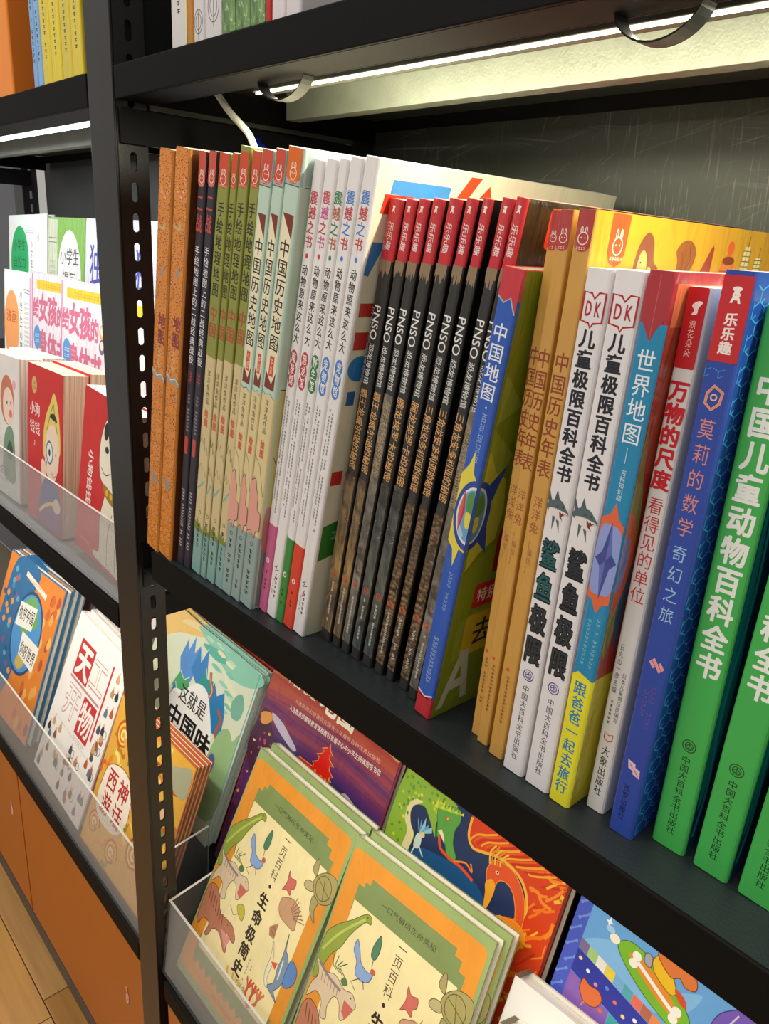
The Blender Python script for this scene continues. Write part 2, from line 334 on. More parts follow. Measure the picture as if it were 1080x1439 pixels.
CACHE = {}
def book(key, name, label, group, w, h, d, M, bands='#ffffff', front=None, back=None, hard=True, pages=None, mt=None, spine=None, cover=None, extra=None, jig=0.):
    root = bpy.data.objects.new(name, None); COL.objects.link(root); root.empty_display_size = .02; root.matrix_world = M
    tag(root, label, 'book', group)
    if key not in CACHE:
        c = bands if isinstance(bands, str) else bands[-1][1]; front = front or c; back = back or c
        t = .28 if hard else .06; ov = .3 if hard else .0; mt = mt or M_COVER; parts = []
        me = cover_mesh(w, h, d, t, bands, front, back, min(.22 if hard else .12, w*.22)); parts.append(('cover', me, mt))
        pg = bpy.data.meshes.new('page_block'); b = MB((0, 0, 0)); ti = min(t, w*.3)
        b.box(ti+.002, w-ti-.002, t+.01, d-ov-.02, ov+.01, h-ov-.01); pg.from_pydata(b.v, [], b.f); pg.update(); parts.append(('page_block', pg, pages or M_PAGE))
        if spine:
            p = PR(lambda u, v, e: (u, -e, v)); spine(p)
            if p.v: parts.append(('spine_print', p.mesh('spine_print'), mt if mt in (M_COVER, M_MATTE, M_WRAP) else M_COVER))
        if cover:
            p = PR(lambda u, v, e: (w+e, u, v)); cover(p)
            if p.v: parts.append(('cover_print', p.mesh('cover_print'), mt if mt in (M_COVER, M_MATTE, M_WRAP) else M_COVER))
        for nm, fn, mx in (extra or []):
            q = MB((0, 0, 0)); fn(q); x = bpy.data.meshes.new(nm); x.from_pydata(q.v, [], q.f); x.update(); parts.append((nm, x, mx))
        for nm, x, mx in parts: x.materials.append(mx)
        CACHE[key] = parts
    for nm, x, mx in CACHE[key]:
        o = bpy.data.objects.new(nm, x); COL.objects.link(o); o.parent = root
    return root

PREV = [0., 0., 0.]
def nx(x1, lean, w, h=30.):
    a, b = math.radians(lean), math.radians(PREV[1])
    r = max(x1, PREV[0] + w/math.cos(a) + max(0., min(h, PREV[2])*(math.tan(b)-math.tan(a))) + .05)
    if r-x1 > .12: print('shift', round(x1, 2), round(r-x1, 2))
    PREV[:] = [r, lean, h]; return r
def leanM(x1, y, lean, w, z=0., yaw=0.):
    a = math.radians(lean); R = Matrix.Rotation(a, 4, 'Y')
    if a >= 0: bx, bz = x1-w*math.cos(a), w*math.sin(a)
    else: bx, bz = x1-w, 0.
    return Matrix.Translation((bx/100, y/100, (z+bz+.03+ZS)/100)) @ Matrix.Rotation(math.radians(yaw), 4, 'Z') @ R
def faceM(x0, yb, zb, tilt, roll, w, d, zf, k=0):
    """face-out book: front plane passes through (yb, zb); k = place in the stack, 0 is the front one"""
    t = math.radians(tilt); yp = yb + w*math.cos(t) - (zb-zf-w*math.sin(t))*math.tan(t) + k*(w+.06)/math.cos(t)
    lift = d*math.sin(math.radians(roll)) if roll > 0 else 0.
    return Matrix.Translation((x0/100, (yp+lift*math.sin(t))/100, (zf+.03+lift*math.cos(t)+ZS)/100)) @ Matrix.Rotation(-t, 4, 'X') @ Matrix.Rotation(math.radians(roll), 4, 'Y') @ Matrix.Rotation(-math.pi/2, 4, 'Z')

# ================================================================ floor
fl = empty('floor', (0, 0, -ZS)); tag(fl, None, None, None, 'structure')
M_PLANK = [mat('oak_floor_plank', c, rough=.32, coat=.2, var=.16, vscale=5, stretch=(1, 14, 1), bump=.05, bscale=60) for c in ('#b98a4a', '#c0935a', '#b07f42')]
for r in range(16):
    y1 = 6.0 - r*9.2
    off = (0, 40, 75, 22, 58, 90, 10, 66, 33)[r % 9]
    for c in range(5):
        x0 = -260 + off + c*92 - (0.6 if r else 0); b = MB((0, 0, -ZS))
        if r == 0: x0 = -224.5 + c*92
        b.box(x0, x0+91.8, y1-9.05, y1, -102, -100, .08); b.build('plank', M_PLANK[(r*2+c) % 3], fl)
b = MB((0, 0, -ZS)); b.box(-300, 300, -200, 60, -104, -102.02); b.build('subfloor', M_CARD, fl)

# ================================================================ bookcase
bc = empty('bookcase', (0, 0, -ZS)); tag(bc, 'black steel bookcase with slotted uprights, shelves and a lit underside', 'bookcase')
def upright(X, front=True, y0=0., side=1):
    """angle post: broad front face and slotted side flanges"""
    b = MB(); zt, zb_ = 78., -96.
    b.box(X-5.1, X, y0, y0+.25, zb_, zt, .08)                       # front face
    b.box(X-5.1, X-4.9, y0+.25, y0+3.0, zb_, zt)                    # far flange
    # slotted flange on the right side
    p = 2.5; z = zb_
    yc, hw, hl = y0+1.6, .3, .82; th = .18
    while z < zt-.1:
        zc = z+p/2; z2 = z+p
        hole = [(yc+hw, zc-hl+.24), (yc+hw, zc+hl-.24), (yc+.14, zc+hl-.04), (yc-.14, zc+hl-.04), (yc-hw, zc+hl-.24), (yc-hw, zc-hl+.24), (yc-.14, zc-hl+.04), (yc+.14, zc-hl+.04)]
        outr = [(y0+3.0, zc-.5), (y0+3.0, zc+.5), (y0+3.0, z2), (y0+.25, z2), (y0+.25, zc+.5), (y0+.25, zc-.5), (y0+.25, z), (y0+3.0, z)]
        for xx in (X-th, X):
            for i in range(8):
                j = (i+1) % 8; q = [hole[i], hole[j], outr[j], outr[i]]; b.quad(*[(xx, a, c) for a, c in q])
        for i in range(8):
            j = (i+1) % 8; b.quad((X-th, *hole[i]), (X-th, *hole[j]), (X, *hole[j]), (X, *hole[i]))
        z = z2
    b.quad((X-th, y0+3, zb_), (X, y0+3, zb_), (X, y0+3, zt), (X-th, y0+3, zt))
    return b.build('upright', M_POST, bc)
upright(0.); upright(0., y0=26.0); upright(-102.2, y0=26.); upright(-102.2); upright(104.); upright(104., y0=26.)

def shelf(x0, x1, zt, lip, ydeep=29., under=True, ym=3.5, top=M_SHELF, back_lip=True):
    r = MB(); r.box(x0, x1, .25, ydeep, zt-.22, zt, .0); o = r.build('shelf_board', top, bc)
    q = MB(); q.box(x0, x1, 0, .24, zt-lip, zt, .1)
    if under: q.box(x0, x1, .25, ym, zt-lip, zt-lip+.15, .05); q.box(x0, x1, ym, ym+.15, zt-lip, zt-lip+.7)
    q.box(x0, x0+.15, ym+.4, ydeep, zt-lip, zt-.25); q.box(x1-.15, x1, ym+.4, ydeep, zt-lip, zt-.25)
    if back_lip: q.box(x0, x1, ydeep-.2, ydeep, zt-1.4, zt-.25)
    q.build('shelf_lip', M_LIP, bc); return o
shelf(.35, 98.8, 42.4, 2.5, top=M_CAP); shelf(-96.9, -5.4, 42.4, 2.7, top=M_CAP)          # high shelves
shelf(3.4, 98.8, 0., 3.0, ym=2.4)                                    # main book shelf
b = MB(); b.box(.05, 3.3, .6, 3.0, -3.35, -3.15, .05); b.box(.02, .2, .6, 26, -5.2, -.4); b.box(.2, 3.35, 3.1, 3.3, -3.2, -.4); b.build('shelf_bracket', M_STEEL, bc)
b = MB(); b.box(.05, .35, .4, 26, 36.6, 39.4, .05); b.build('side_rail', M_STEEL, bc)
b = MB(); b.box(-.55, -.3, .3, 26, 42.5, 78); b.build('side_panel', M_STEEL, bc)
b = MB(); b.box(.03, .33, 3.2, 26, 39.5, 42.1, .05); b.build('shelf_end_plate', M_CAP, bc)
b = MB(); b.box(-97, -96.6, .4, 26, 36.6, 39.4, .05); b.build('side_rail', M_STEEL, bc)
b = MB(); b.box(5.4, 98, 14, 14.2, 39.87, 42.15, .04); b.box(5.4, 98, 14.2, 15.5, 39.87, 40.05, .04); b.box(5.2, 5.4, 14, 15.5, 39.87, 42.15, .04)
b.build('stiffening_beam', M_BEAM, bc)
b = MB(); b.box(-95, -8, 14, 14.2, 39.87, 42.15, .04); b.box(-95, -8, 14.2, 15.5, 39.87, 40.05, .04); b.build('stiffening_beam', M_BEAM, bc)
b = MB(); b.box(-1.0, 103, 29.6, 30.1, -58, 42.1); b.build('back_panel', M_PANEL, bc); b = MB(); b.box(-99.5, 103, 29.6, 30.1, 42.5, 78); b.build('back_panel', M_STEEL, bc)  # upper panel in black: the weaker light up there put into its colour
b = MB(); b.box(-99.5, -2.2, 29.6, 30.1, -58, 42.1); b.build('back_panel', mat('plain_back_panel', '#3a3b39', rough=.5, var=.12, vscale=6), bc)
b = MB(); b.box(-260, -107.4, 29.6, 30.1, -58, 78); b.build('back_panel', mat('grey_back_panel', '#5b5d66', rough=.5), bc)
# left bay: mid display shelf with two hidden steps behind
shelf(-96.9, -5.4, -9.6, 2.6, under=True, ym=2.2, top=M_LIP)
b = MB(); b.box(-96, -6, 11.2, 16.6, -9.5, -1.0, .1); b.build('display_step', M_STEEL, bc)
b = MB(); b.box(-96, -6, 16.8, 26, -9.5, 8.0, .1); b.build('display_step', M_STEEL, bc)
b = MB(); b.box(-5.6, -5.25, .4, 26, 36.6, 39.4, .05); b.box(-5.6, -5.3, 3.2, 26, -12, -9.7); b.build('side_rail', M_STEEL, bc)
# bottom display shelf, whole width
for x0, x1 in ((1.6, 98.8), (-96.9, -5.4)):
    b = MB(); b.box(x0, x1, 0, 28.8, -61.3, -58.2, .25); b.build('bottom_shelf', M_LIP, bc)
b = MB(); b.box(-4.8, 98, 10.9, 28.8, -58.15, -52.0, .1); b.build('display_step', M_STEEL, bc)
b = MB(); b.box(-96, -5.0, 10.9, 28.8, -58.15, -52.0, .1); b.build('display_step', M_STEEL, bc)

# ---- cabinets under the displays
def cabinet(x0, x1, splits, label):
    c = empty('storage_cabinet', (x0, 0, -ZS)); tag(c, label, 'cabinet', 'orange cabinets under the bookcase')
    o = (x0, 0, -ZS)
    b = MB(o); b.box(x0, x1, 1.25, 28, -92.8, -61.45); b.build('carcass', M_RED, c)
    xs = [x0]+splits+[x1]
    for a, e in zip(xs[:-1], xs[1:]):
        b = MB(o); b.box(a+.3, e-.3, .3, 1.2, -92.5, -61.5, .08); dr = b.build('door', M_ORANGE, c)
        b = MB(o); X = e-5.4; b.tube([(X+.35*math.cos(k*.5236), .2, -73.2+.75*math.sin(k*.5236)) for k in range(13)], .11, 8)
        b.tube([(X+.1, .22, -72.4), (X-.1, .2, -71.6), (X-.25, .2, -71.2)], .09, 6); b.build('lock_ring', M_LOCK, dr)
    b = MB(o); b.box(x0, x1, .2, 27, -96.0, -92.9, .12); b.build('kick_rail', M_KICK, c)
    b = MB(o); b.box(x0, x1, 1.2, 27, -100, -96.05, .05); b.build('plinth', mat('brown_plinth', '#5b4526', rough=.4), c)
cabinet(-96.9, -5.3, [-54.0], 'orange two-door cabinet under the left bay')
cabinet(1.6, 98.8, [50.0], 'orange cabinet under the right bay, mostly hidden at the bottom edge')

# ---- LED strips and hanging loops
def strip(x0, x1, diff, label, z=39.95, ends=(), wd=.22):
    c = empty('led_strip', (x0, 4.3, z)); tag(c, label, 'light'); o = (x0, 4.3, z)
    b = MB(o); b.box(x0, x1, 4.7, 6.2, z-.0, z+1.9, .05); b.build('profile', M_ALU, c)
    b = MB(o); xs = [x0]+list(ends)+[x1]
    for a, e in zip(xs[:-1], xs[1:]): b.box(a+.12, e-.12, 4.9, 4.9+wd, z-.13, z, .05)
    b.build('diffuser', diff, c)
strip(14., 98, M_DIFF, 'warm white strip light under the high shelf of the right bay', 39.95, (18.0, 24.0, 53.))
strip(-96, -5.7, M_DIFFC, 'cool white strip light under the high shelf of the left bay', 39.95, (-14.6,), 1.3)
strip(4.5, 98, M_DIFF, 'strip light hidden under the main book shelf', -2.6+.1)
def loop(x, half, drop, y0, wd, label):
    c = MB((x, y0, 39.8)); P = []
    for k in range(17):
        a = math.pi*k/16; P.append((x-half*math.cos(a)*(1-.12*math.sin(a)), 39.85-drop*math.sin(a)))
    for i in range(16):
        (xa, za), (xb, zb) = P[i], P[i+1]
        c.slab([(xa, y0, za), (xb, y0, zb), (xb, y0+wd, zb), (xa, y0+wd, za)], (0, 0, .09))
    o = c.build('cable_clip', M_BLACKP); tag(o, label, 'clip', 'clips under the high shelf'); return o
loop(48.7, 2.1, 1.35, 2.5, 1.15, 'black plastic cable loop under the high shelf at right, before the lit beam')
loop(20.6, 2.7, 1.3, 2.6, .9, 'black plastic cable loop under the high shelf near the end of the warm light')
# ---- cables
b = MB((6.1, 6, 40)); b.tube(smooth([(5.2, 5.9, 41.9), (6.3, 6, 41.0), (8.6, 6, 39.2), (10.4, 6, 38.1), (11.4, 6.2, 37.2), (12.0, 6.6, 35.6)], 6, False), .28)
o = b.build('power_cable', M_WHITE, None, True); tag(o, 'thick white cable curving down behind the map book tops', 'cable')
for i, pts in enumerate(([(-13.8, 14, 39.7), (-11.8, 14, 39.0), (-10.2, 14, 38.4), (-9.2, 14, 37.9)], [(-15.6, 14.6, 39.9), (-13.9, 14.6, 39.7), (-12.3, 14.6, 38.7), (-11.0, 14.6, 37.9)])):
    b = MB(pts[0]); b.tube(smooth(pts, 5, False), .16); o = b.build('power_cable', M_WHITE, None, True)
    tag(o, ('thin white cable running into the blue plastic, nearer one', 'thin white cable running into the blue plastic, farther one')[i], 'cable')
b = MB((-20, 14, 39)); b.box(-23, -15.6, 13.2, 16, 38.6, 40.2, .3); o = b.build('plug_socket', M_BLACKP); tag(o, 'black cable connector behind the post above the orange books', 'plug')
b = MB((-5, 14, 37)); b.tube(smooth([(-10.5, 14, 38.1), (-8.4, 14, 37.6), (-5.5, 14, 37.0), (-3.4, 14, 37.6), (-1.8, 14, 38.6), (.4, 14, 38.2), (2, 14, 36.6)], 5, False), [.3+.35*abs(math.sin(i*1.7)) for i in range(31)], 9)
o = b.build('plastic_bag', M_BLUE, None, True); tag(o, 'crumpled blue plastic bag behind the book tops', 'bag')

# ---- acrylic trays
def tray(x0, x1, zb_, zt, y0, y1, depth, label):
    """sloping clear front lip with side walls"""
    c = empty('acrylic_tray', (x0, y0, zb_)); tag(c, label, 'display tray', 'clear trays holding the face-out books'); o = (x0, y0, zb_); th = .3
    b = MB(o); b.slab([(x0, y0, zb_), (x1, y0, zb_), (x1, y1, zt), (x0, y1, zt)], (0, th, -.03)); b.build('front_lip', M_ACR, c)
    b = MB(o); b.slab([(x0, y1+.01, zt+.02), (x1, y1+.01, zt+.02), (x1, y1+th, zt), (x0, y1+th, zt)], (0, 0, .06)); b.build('top_edge', M_ACRE, c)
    for i, x in enumerate((x0, x1-th)):
        b = MB(o); b.slab([(x, y0+th, zb_), (x, y0+th+depth, zb_), (x, y1+depth*.95, zt+1.2), (x, y1+th, zt)], (th, 0, 0)); b.build('side_wall', M_ACR, c)
        b = MB(o); b.slab([(x, y1+th, zt+.02), (x+th, y1+th, zt+.02), (x+th, y1+depth*.95, zt+1.22), (x, y1+depth*.95, zt+1.22)], (0, 0, .05)); b.build('side_edge', M_ACRE, c)
    b = MB(o); b.slab([(x0+th, y0+th, zb_), (x1-th, y0+th, zb_), (x1-th, y0+depth, zb_), (x0+th, y0+depth, zb_)], (0, 0, .12)); b.build('tray_floor', M_ACRF, c)
tray(.4, 98, -58.15, -47.4, .5, 1.7, 9.5, 'clear acrylic tray in the bottom right bay holding the cream and orange books')
tray(-96.5, -5.3, -58.15, -46.3, .4, 1.6, 9.5, 'clear acrylic tray in the bottom left bay')
tray(-96.5, -6.2, -9.55, -.7, .45, 1.0, 9.5, 'clear acrylic tray in front of the red books')

# ================================================================ emblems
def rabbit(p, u, v, r, col='#f6e6da'):
    p.ring(u, v, r, r*.17, col); p.ring(u-r*.45, v+r*1.35, r*.2, r*.16, col, r*.5); p.ring(u+r*.45, v+r*1.35, r*.2, r*.16, col, r*.5)
    p.ell(u-r*.38, v+r*.1, r*.14, r*.14, col, 8); p.ell(u+r*.38, v+r*.1, r*.14, r*.14, col, 8)
def chefbear(p, u, v, s, col='#f8efe9', bg='#c4202a'):
    p.ell(u, v+s*.75, s*.62, s*.3, col, 14); p.rect(u-s*.35, v+s*.25, u+s*.35, v+s*.6, col); p.ell(u, v, s*.5, s*.42, col, 14); p.ell(u-s*.18, v+.03*s, s*.07, s*.08, bg, 8); p.ell(u+s*.18, v+.03*s, s*.07, s*.08, bg, 8)
    p.poly([(u-s*.7, v-s*.95), (u-s*.45, v-s*.3), (u+s*.45, v-s*.3), (u+s*.7, v-s*.95), (u+s*.35, v-s*.95), (u+s*.25, v-s*.6), (u-s*.25, v-s*.6), (u-s*.35, v-s*.95)], col)
def seal(p, u, v, r, col): p.ring(u, v, r, r*.16, col); p.ring(u, v, r*.62, r*.12, col); p.line([(u-r*.5, v-r*.1), (u, v+r*.4), (u+r*.5, v-r*.1)], r*.14, col); p.line([(u, v+r*.5), (u, v-r*.5)], r*.12, col); p.line([(u-r*.5, v-r*.35), (u+r*.5, v-r*.35)], r*.12, col)
def label_top(p, w, v, h, col, rx=.72):
    a, b = w*.08, w*.94; m_ = (a+b)/2; k = (b-a)/2
    p.poly([(a, h-.02), (a, v+k*rx)] + [(m_-k*math.cos(i*math.pi/8), v+k*rx-k*rx*math.sin(i*math.pi/8)) for i in range(1, 8)] + [(b, v+k*rx), (b, h-.02)], col)
    rabbit(p, m_, v+.62, min(.36, k*.62))
    p.hd(a+.12, b-.12, v+.16, .12, '#f6e6da', .14)

# ================================================================ main shelf, left to right
G_OR = 'orange dashed-pattern atlases at the left end of the main shelf'
def s_or(p):
    w = 2.3
    p.vt('地图', w*.62, 23.2, 20.4, 1.3, '#8a1a0c', .035); p.vt('人文版', w*.5, 20.2, 18.3, .62, '#e9c489')
    p.blob([(.05, 18.1), (.7, 17.7), (1.5, 18.0), (2.2, 17.6), (2.25, 17.2), (1.3, 17.3), (.6, 17.1), (.05, 17.5)], '#a3937f', 3)
    p.line([(.1, 17.9), (.8, 17.5), (1.6, 17.8), (2.2, 17.5)], .09, '#e8e2d6'); p.blob([(.5, 8.2), (1.3, 7.9), (1.5, 7.2), (1.0, 6.9), (.6, 7.4)], '#9a8a78', 3); p.blob([(.9, 26.3), (1.3, 27.3), (1.35, 26.3)], '#97938a', 3)
    p.poly([(.1, 30.3), (.9, 30.1), (1.3, 30.6), (1.5, 30.0), (.8, 29.9), (.1, 30.1)], '#c9a86c')
for i, (x1, y, ln) in enumerate(((4.05, .35, 8.9), (6.62, .35, 9.0))):
    bk = book('or', 'book', ('tall orange dash-patterned book nearest the black post', 'second orange dash-patterned book, its dark brown cover showing')[i], G_OR, 2.25, 36, 27, leanM(nx(x1, ln, 2.25, 36), y, ln, 2.25), '#c9802a', '#5a2f10', '#8f4a18', mt=M_WRAP, spine=s_or,
         extra=[('spine_cloth', lambda q: q.box(.1, 2.1, -.006, .02, .05, 35.9), M_DASH)])
G_PU = 'dark navy map books beside the orange ones'
def s_pu(p):
    w = 1.2; label_top(p, w, 33.3, 35.8, '#c9523f'); p.vt('二战', w/2, 32.9, 29.9, .95, '#c14a3e', .03); p.vt('手绘地图上的二战经典战役', w/2, 29.0, 19.4, .74, '#e8e4e8', .01)
    p.vt('洋', w/2, 18.9, 17.6, .6, '#b23a36', .02); p.dashes(w/2, 16.8, 13.2, .5, '#a9a2ad', .32); p.rect(.3, 11.2, .85, 12.9, '#c0453c', .25); p.dashes(w*.5, 7.8, 1.6, .5, '#d8d4da', .3)
for i, (x1, ln) in enumerate(((8.12, 9.2), (9.42, 9.5))):
    book('pu', 'book', ('narrow dark navy book with red title, left of the two', 'narrow dark navy book with red title, touching the olive green books')[i], G_PU, 1.15, 35.8, 26.5, leanM(nx(x1, ln, 1.15, 36), .85, ln, 1.15), '#2b2734', '#26222e', hard=True, mt=M_COVER, spine=s_pu)
G_OL = 'olive green and sand coloured map books'
OLW = [1.5, .85, 1.3, 1.15]
def s_ol(w):
    def f(p):
        label_top(p, w, 33.2, 35.6, '#cf4a2b'); p.vt('手绘地理地图', w/2, 32.3, 25.2, min(.95, w*.78), '#23260f', .02); p.vt('中国', w/2, 24.6, 21.9, min(1.1, w*.85), '#b3472a', .03)
        p.vt('洋洋兔作品', w/2, 19.3, 16.3, .46, '#4a4128'); p.vt('绘图', w/2, 15.9, 14.3, .55, '#cf5b3a', .04)
        p.line([(.08, 12.6), (w*.2, 13.5), (w*.35, 12.7), (w*.5, 13.3), (w*.62, 12.2), (w*.8, 12.6), (w*.92, 11.9)], .05, '#6d6544'); p.line([(.1, 10.2), (w*.3, 10.9), (w*.45, 10.1), (w*.6, 10.6), (w*.9, 9.8)], .05, '#8b8158')
        p.line([(.08, 8.3), (w*.3, 8.6), (w*.55, 9.0), (w*.8, 9.4)], .16, '#7fb3b3')
        p.poly([(.06, 4.3), (.06, 5.3), (w*.2, 5.0), (w*.35, 5.6), (w*.5, 4.9), (w*.65, 5.2), (w*.8, 4.7), (w*.94, 4.9), (w*.94, 4.3)], '#7d8a3c')
        p.ring(w*.55, 6.2, .16, .05, '#5a5335'); p.dashes(w*.5, 5.6, 1.5, .45, '#31422f', .5, .7)
    return f
for i, (x1, ln) in enumerate(((11.02, 9.5), (12.02, 9.7), (13.55, 9.6), (14.92, 9.75))):
    book('ol%d' % i, 'book', ('olive green map book, leftmost, touching the dark navy pair', 'thinnest olive green map book, second from the navy pair', 'olive green map book standing a little taller than its neighbours', 'rightmost olive green map book beside the mint ones')[i], G_OL,
         OLW[i], 35.6 + (.35 if i == 2 else 0), 26.5, leanM(nx(x1, ln, OLW[i], 36), 1.0, ln, OLW[i]), [(0, '#83aaa6'), (4.6, '#d2c090'), (20.4, '#8d9140')], '#8d9140', '#8d9140', hard=False, mt=M_COVER, spine=s_ol(OLW[i]))
G_MI = 'mint green history map books'
MIW = [1.45, 1.25, 1.8]
def s_mi(w, lc):
    def f(p):
        label_top(p, w, 33.4, 35.6, lc); p.line([(.05, 33.3), (w*.95, 33.3)], .06, '#4d5a56')
        p.rect(w*.16, 19.2, w*.84, 31.5, '#ece3c2'); a, b = w*.16, w*.84
        p.poly([(a, 31.5), (b, 31.5), (b, 29.9)], '#7c3320'); p.poly([(a, 19.2), (b, 19.2), (a, 20.5), ], '#7c3320'); p.poly([(b, 19.2), (b, 20.6), (w*.5, 19.2)], '#7c3320')
        p.vt('中国历史地图', w/2, 29.9, 22.0, min(1.2, w*.72), '#2a1c14', .02); p.rect(w*.36, 20.2, w*.66, 21.7, '#d2452c'); p.vt('中国', w*.51, 21.6, 20.3, .3, '#f4dcc0')
        p.vt('洋洋兔作品', w/2, 18.4, 15.6, .46, '#3c3a24'); p.vt('绘图', w/2, 15.1, 13.6, .55, '#cf5b3a', .04)
        p.line([(.08, 18.9), (w*.3, 18.7), (w*.6, 18.9), (w*.92, 18.6)], .05, '#4c4a33')
        p.line([(.1, 13.6), (w*.5, 12.9), (w*.7, 11.8), (w*.92, 10.6)], .05, '#5c5a43')
        p.blob([(.06, 11.4), (w*.3, 11.7), (w*.45, 10.9), (w*.6, 10.4), (w*.66, 9.2), (w*.9, 9.0), (w*.94, 7.6), (w*.7, 7.3), (w*.6, 6.6), (w*.3, 7.1), (.06, 6.8)], '#e3a294', 4)
        p.line(smooth([(.06, 11.4), (w*.3, 11.7), (w*.45, 10.9), (w*.6, 10.4), (w*.66, 9.2), (w*.9, 9.0), (w*.94, 7.6), (w*.7, 7.3), (w*.6, 6.6), (w*.3, 7.1), (.06, 6.8)], 4, False), .06, '#4c3b3a')
        p.ring(w*.5, 6.0, .17, .05, '#3b4a48'); p.dashes(w*.5, 5.5, 1.0, .5, '#2c3d3b', .5, .7)
    return f
def c_mi(p):
    p.rect(.4, 33.4, 27, 35.5, '#a0b3b3'); p.line([(.4, 33.3), (27, 33.3)], .06, '#55605c'); p.rect(.4, 7, 26.8, 19.4, '#cfc684'); p.line([(.4, 19.4), (4, 19.1), (10, 19.6)], .08, '#4c5a4a')
    p.line([(.5, 14.0), (1.2, 12.5), (1.9, 9.2), (2.4, 7.3)], .07, '#55543c'); p.rect(.4, .2, 26.8, 6.2, '#8b9396'); p.blob([(.4, 9.5), (1.6, 8.9), (2.2, 7.4), (1.6, 5.6), (.4, 5.9)], '#c78484', 4)
for i, (x1, ln) in enumerate(((16.5, 9.8), (17.85, 9.95), (19.72, 10.0))):
    book('mi%d' % i, 'book', ('mint green map book beside the last olive one', 'middle one of the three mint green map books', 'mint green map book with the orange label, rightmost of the three')[i], G_MI,
         MIW[i], 35.6, 26.5, leanM(nx(x1, ln, MIW[i], 36), .9, ln, MIW[i]), [(0, '#92a7a4'), (6.9, '#dccb98'), (18.7, '#bcd4c4'), (33.3, '#a0b3b3')], '#bed2bf', '#bed2bf', hard=i == 2, mt=M_COVER, spine=s_mi(MIW[i], '#dd6a17' if i == 2 else '#cf4a34'), cover=c_mi if i == 2 else None)
G_WH = 'white picture books with coloured characters'
WHW = [1.15, 1.25, .95, 1.3, 1.35]
RD, GN, BL = '#c63a48', '#2f7d46', '#3f7fd0'
WHD = [(RD, RD, '南极馆', '#c9628f', 8.2), (RD, '#d05a96', '恐龙馆', None, 0), (GN, '#b8664a', '野生馆', '#3d8a3e', 7.8), (BL, '#c0424a', '宠物馆', '#da4431', 7.6), (BL, '#c63a3a', '宠物馆', None, 0)]
def s_wh(w, i):
    c1, c2, pl, bot, bh = WHD[i]
    def f(p):
        u = w/2; p.vt('震撼之书', u, 33.1, 29.4, .82, c1, .03, cols=[c1, c2, BL if c1 == BL else c1, c2]); p.ell(u, 28.95, .14, .17, c1, 12)
        p.vt('动物原来这么大', u, 28.4, 22.9, .62, '#262626', .025)
        pc = GN if i == 2 else (BL if i > 2 else '#bb3a45')
        for k in range(3): p.ell(u, 21.9-k*.85, .4, .55, pc, 16)
        p.vt(pl, u, 22.3, 19.8, .5, '#f5f2ef', .03)
        p.dashes(u+.12, 18.7, 9.0, .22, '#5a5a5a', .27, .7); p.dashes(u-.2, 18.9, 10.0, .2, '#6a6a6a', .25, .7)
        if bot: p.ell(u, bh-3.3, .2, .25, '#f3e8e4', 14); p.ell(u, bh-3.3, .1, .16, bot, 10); p.dashes(u, bh-4.2, bh-6.5, .3, '#3a2b2b', .4, .6)
        else:
            p.line([(u-.25, 4.6), (u+.05, 4.9), (u-.1, 4.3), (u+.3, 4.6)], .08, '#222222'); p.line([(u+.1, 4.1), (u-.1, 3.4)], .07, '#b5323a'); p.dashes(u+.15, 3.9, 1.6, .3, '#333333', .42); p.dashes(u-.22, 3.5, 2.0, .16, '#777777', .2)
    return f
def c_wh(p):
    # oversized coloured characters laid over a cream cover
    p.poly([(1.4, 33.9), (6.5, 33.9), (6.4, 33.1), (4.6, 33.1), (4.6, 29.6), (3.5, 29.6), (3.5, 33.0), (1.3, 33.1)], '#3a8ed0')
    p.poly([(.9, 33.05), (3.3, 33.05), (3.3, 31.9), (.7, 31.9)], '#d8391f')
    p.poly([(8.2, 34.7), (9.3, 34.7), (7.9, 32.9), (6.9, 33.0)], '#df4a22'); p.poly([(10.2, 34.3), (10.5, 33.6), (8.8, 32.0), (8.2, 32.4)], '#df4a22')
    p.poly([(.5, 30.2), (1.6, 30.2), (.6, 28.1), (.2, 28.2)], '#2f7fc4'); p.rect(.35, 25.5, 1.5, 26.4, '#c9302a'); p.rect(.35, 23.3, 1.6, 24.5, '#c9302a'); p.ell(1.2, 22.0, 1.0, .9, '#2f7fc4'); p.rect(.5, 19.4, 1.2, 20.4, '#2c62a8'); p.rect(.3, 13.3, 1.3, 14.4, '#c9302a')
    p.poly([(.3, 6.9), (3.2, 7.6), (3.2, 10.6), (.3, 9.9)], '#2c7d2c'); p.hd(1.2, 2.6, 9.0, .7, '#8fc08a', .7)
for i, (x1, ln) in enumerate(((20.72, 10.2), (22.1, 10.3), (23.15, 10.35), (24.5, 10.4), (25.95, 10.45))):
    book('wh%d' % i, 'book', ('white book with a pink foot, leftmost of the white ones', 'white book with red characters and a white foot', 'white book with green title characters and a green foot', 'white book with blue title characters and a red foot', 'white book with a large cream front cover of coloured shapes')[i], G_WH,
         WHW[i], 34.95, 25.5, leanM(nx(x1, ln, WHW[i], 35), 1.6, ln, WHW[i]), ([(0, WHD[i][3]), (WHD[i][4], '#e9e6e6')] if WHD[i][3] else '#e9e6e6'), '#e6e1c6' if i == 4 else '#e9e6e2', '#e9e6e2', hard=True, mt=M_WRAP if i == 4 else M_COVER, spine=s_wh(WHW[i], i), cover=c_wh if i == 4 else None)
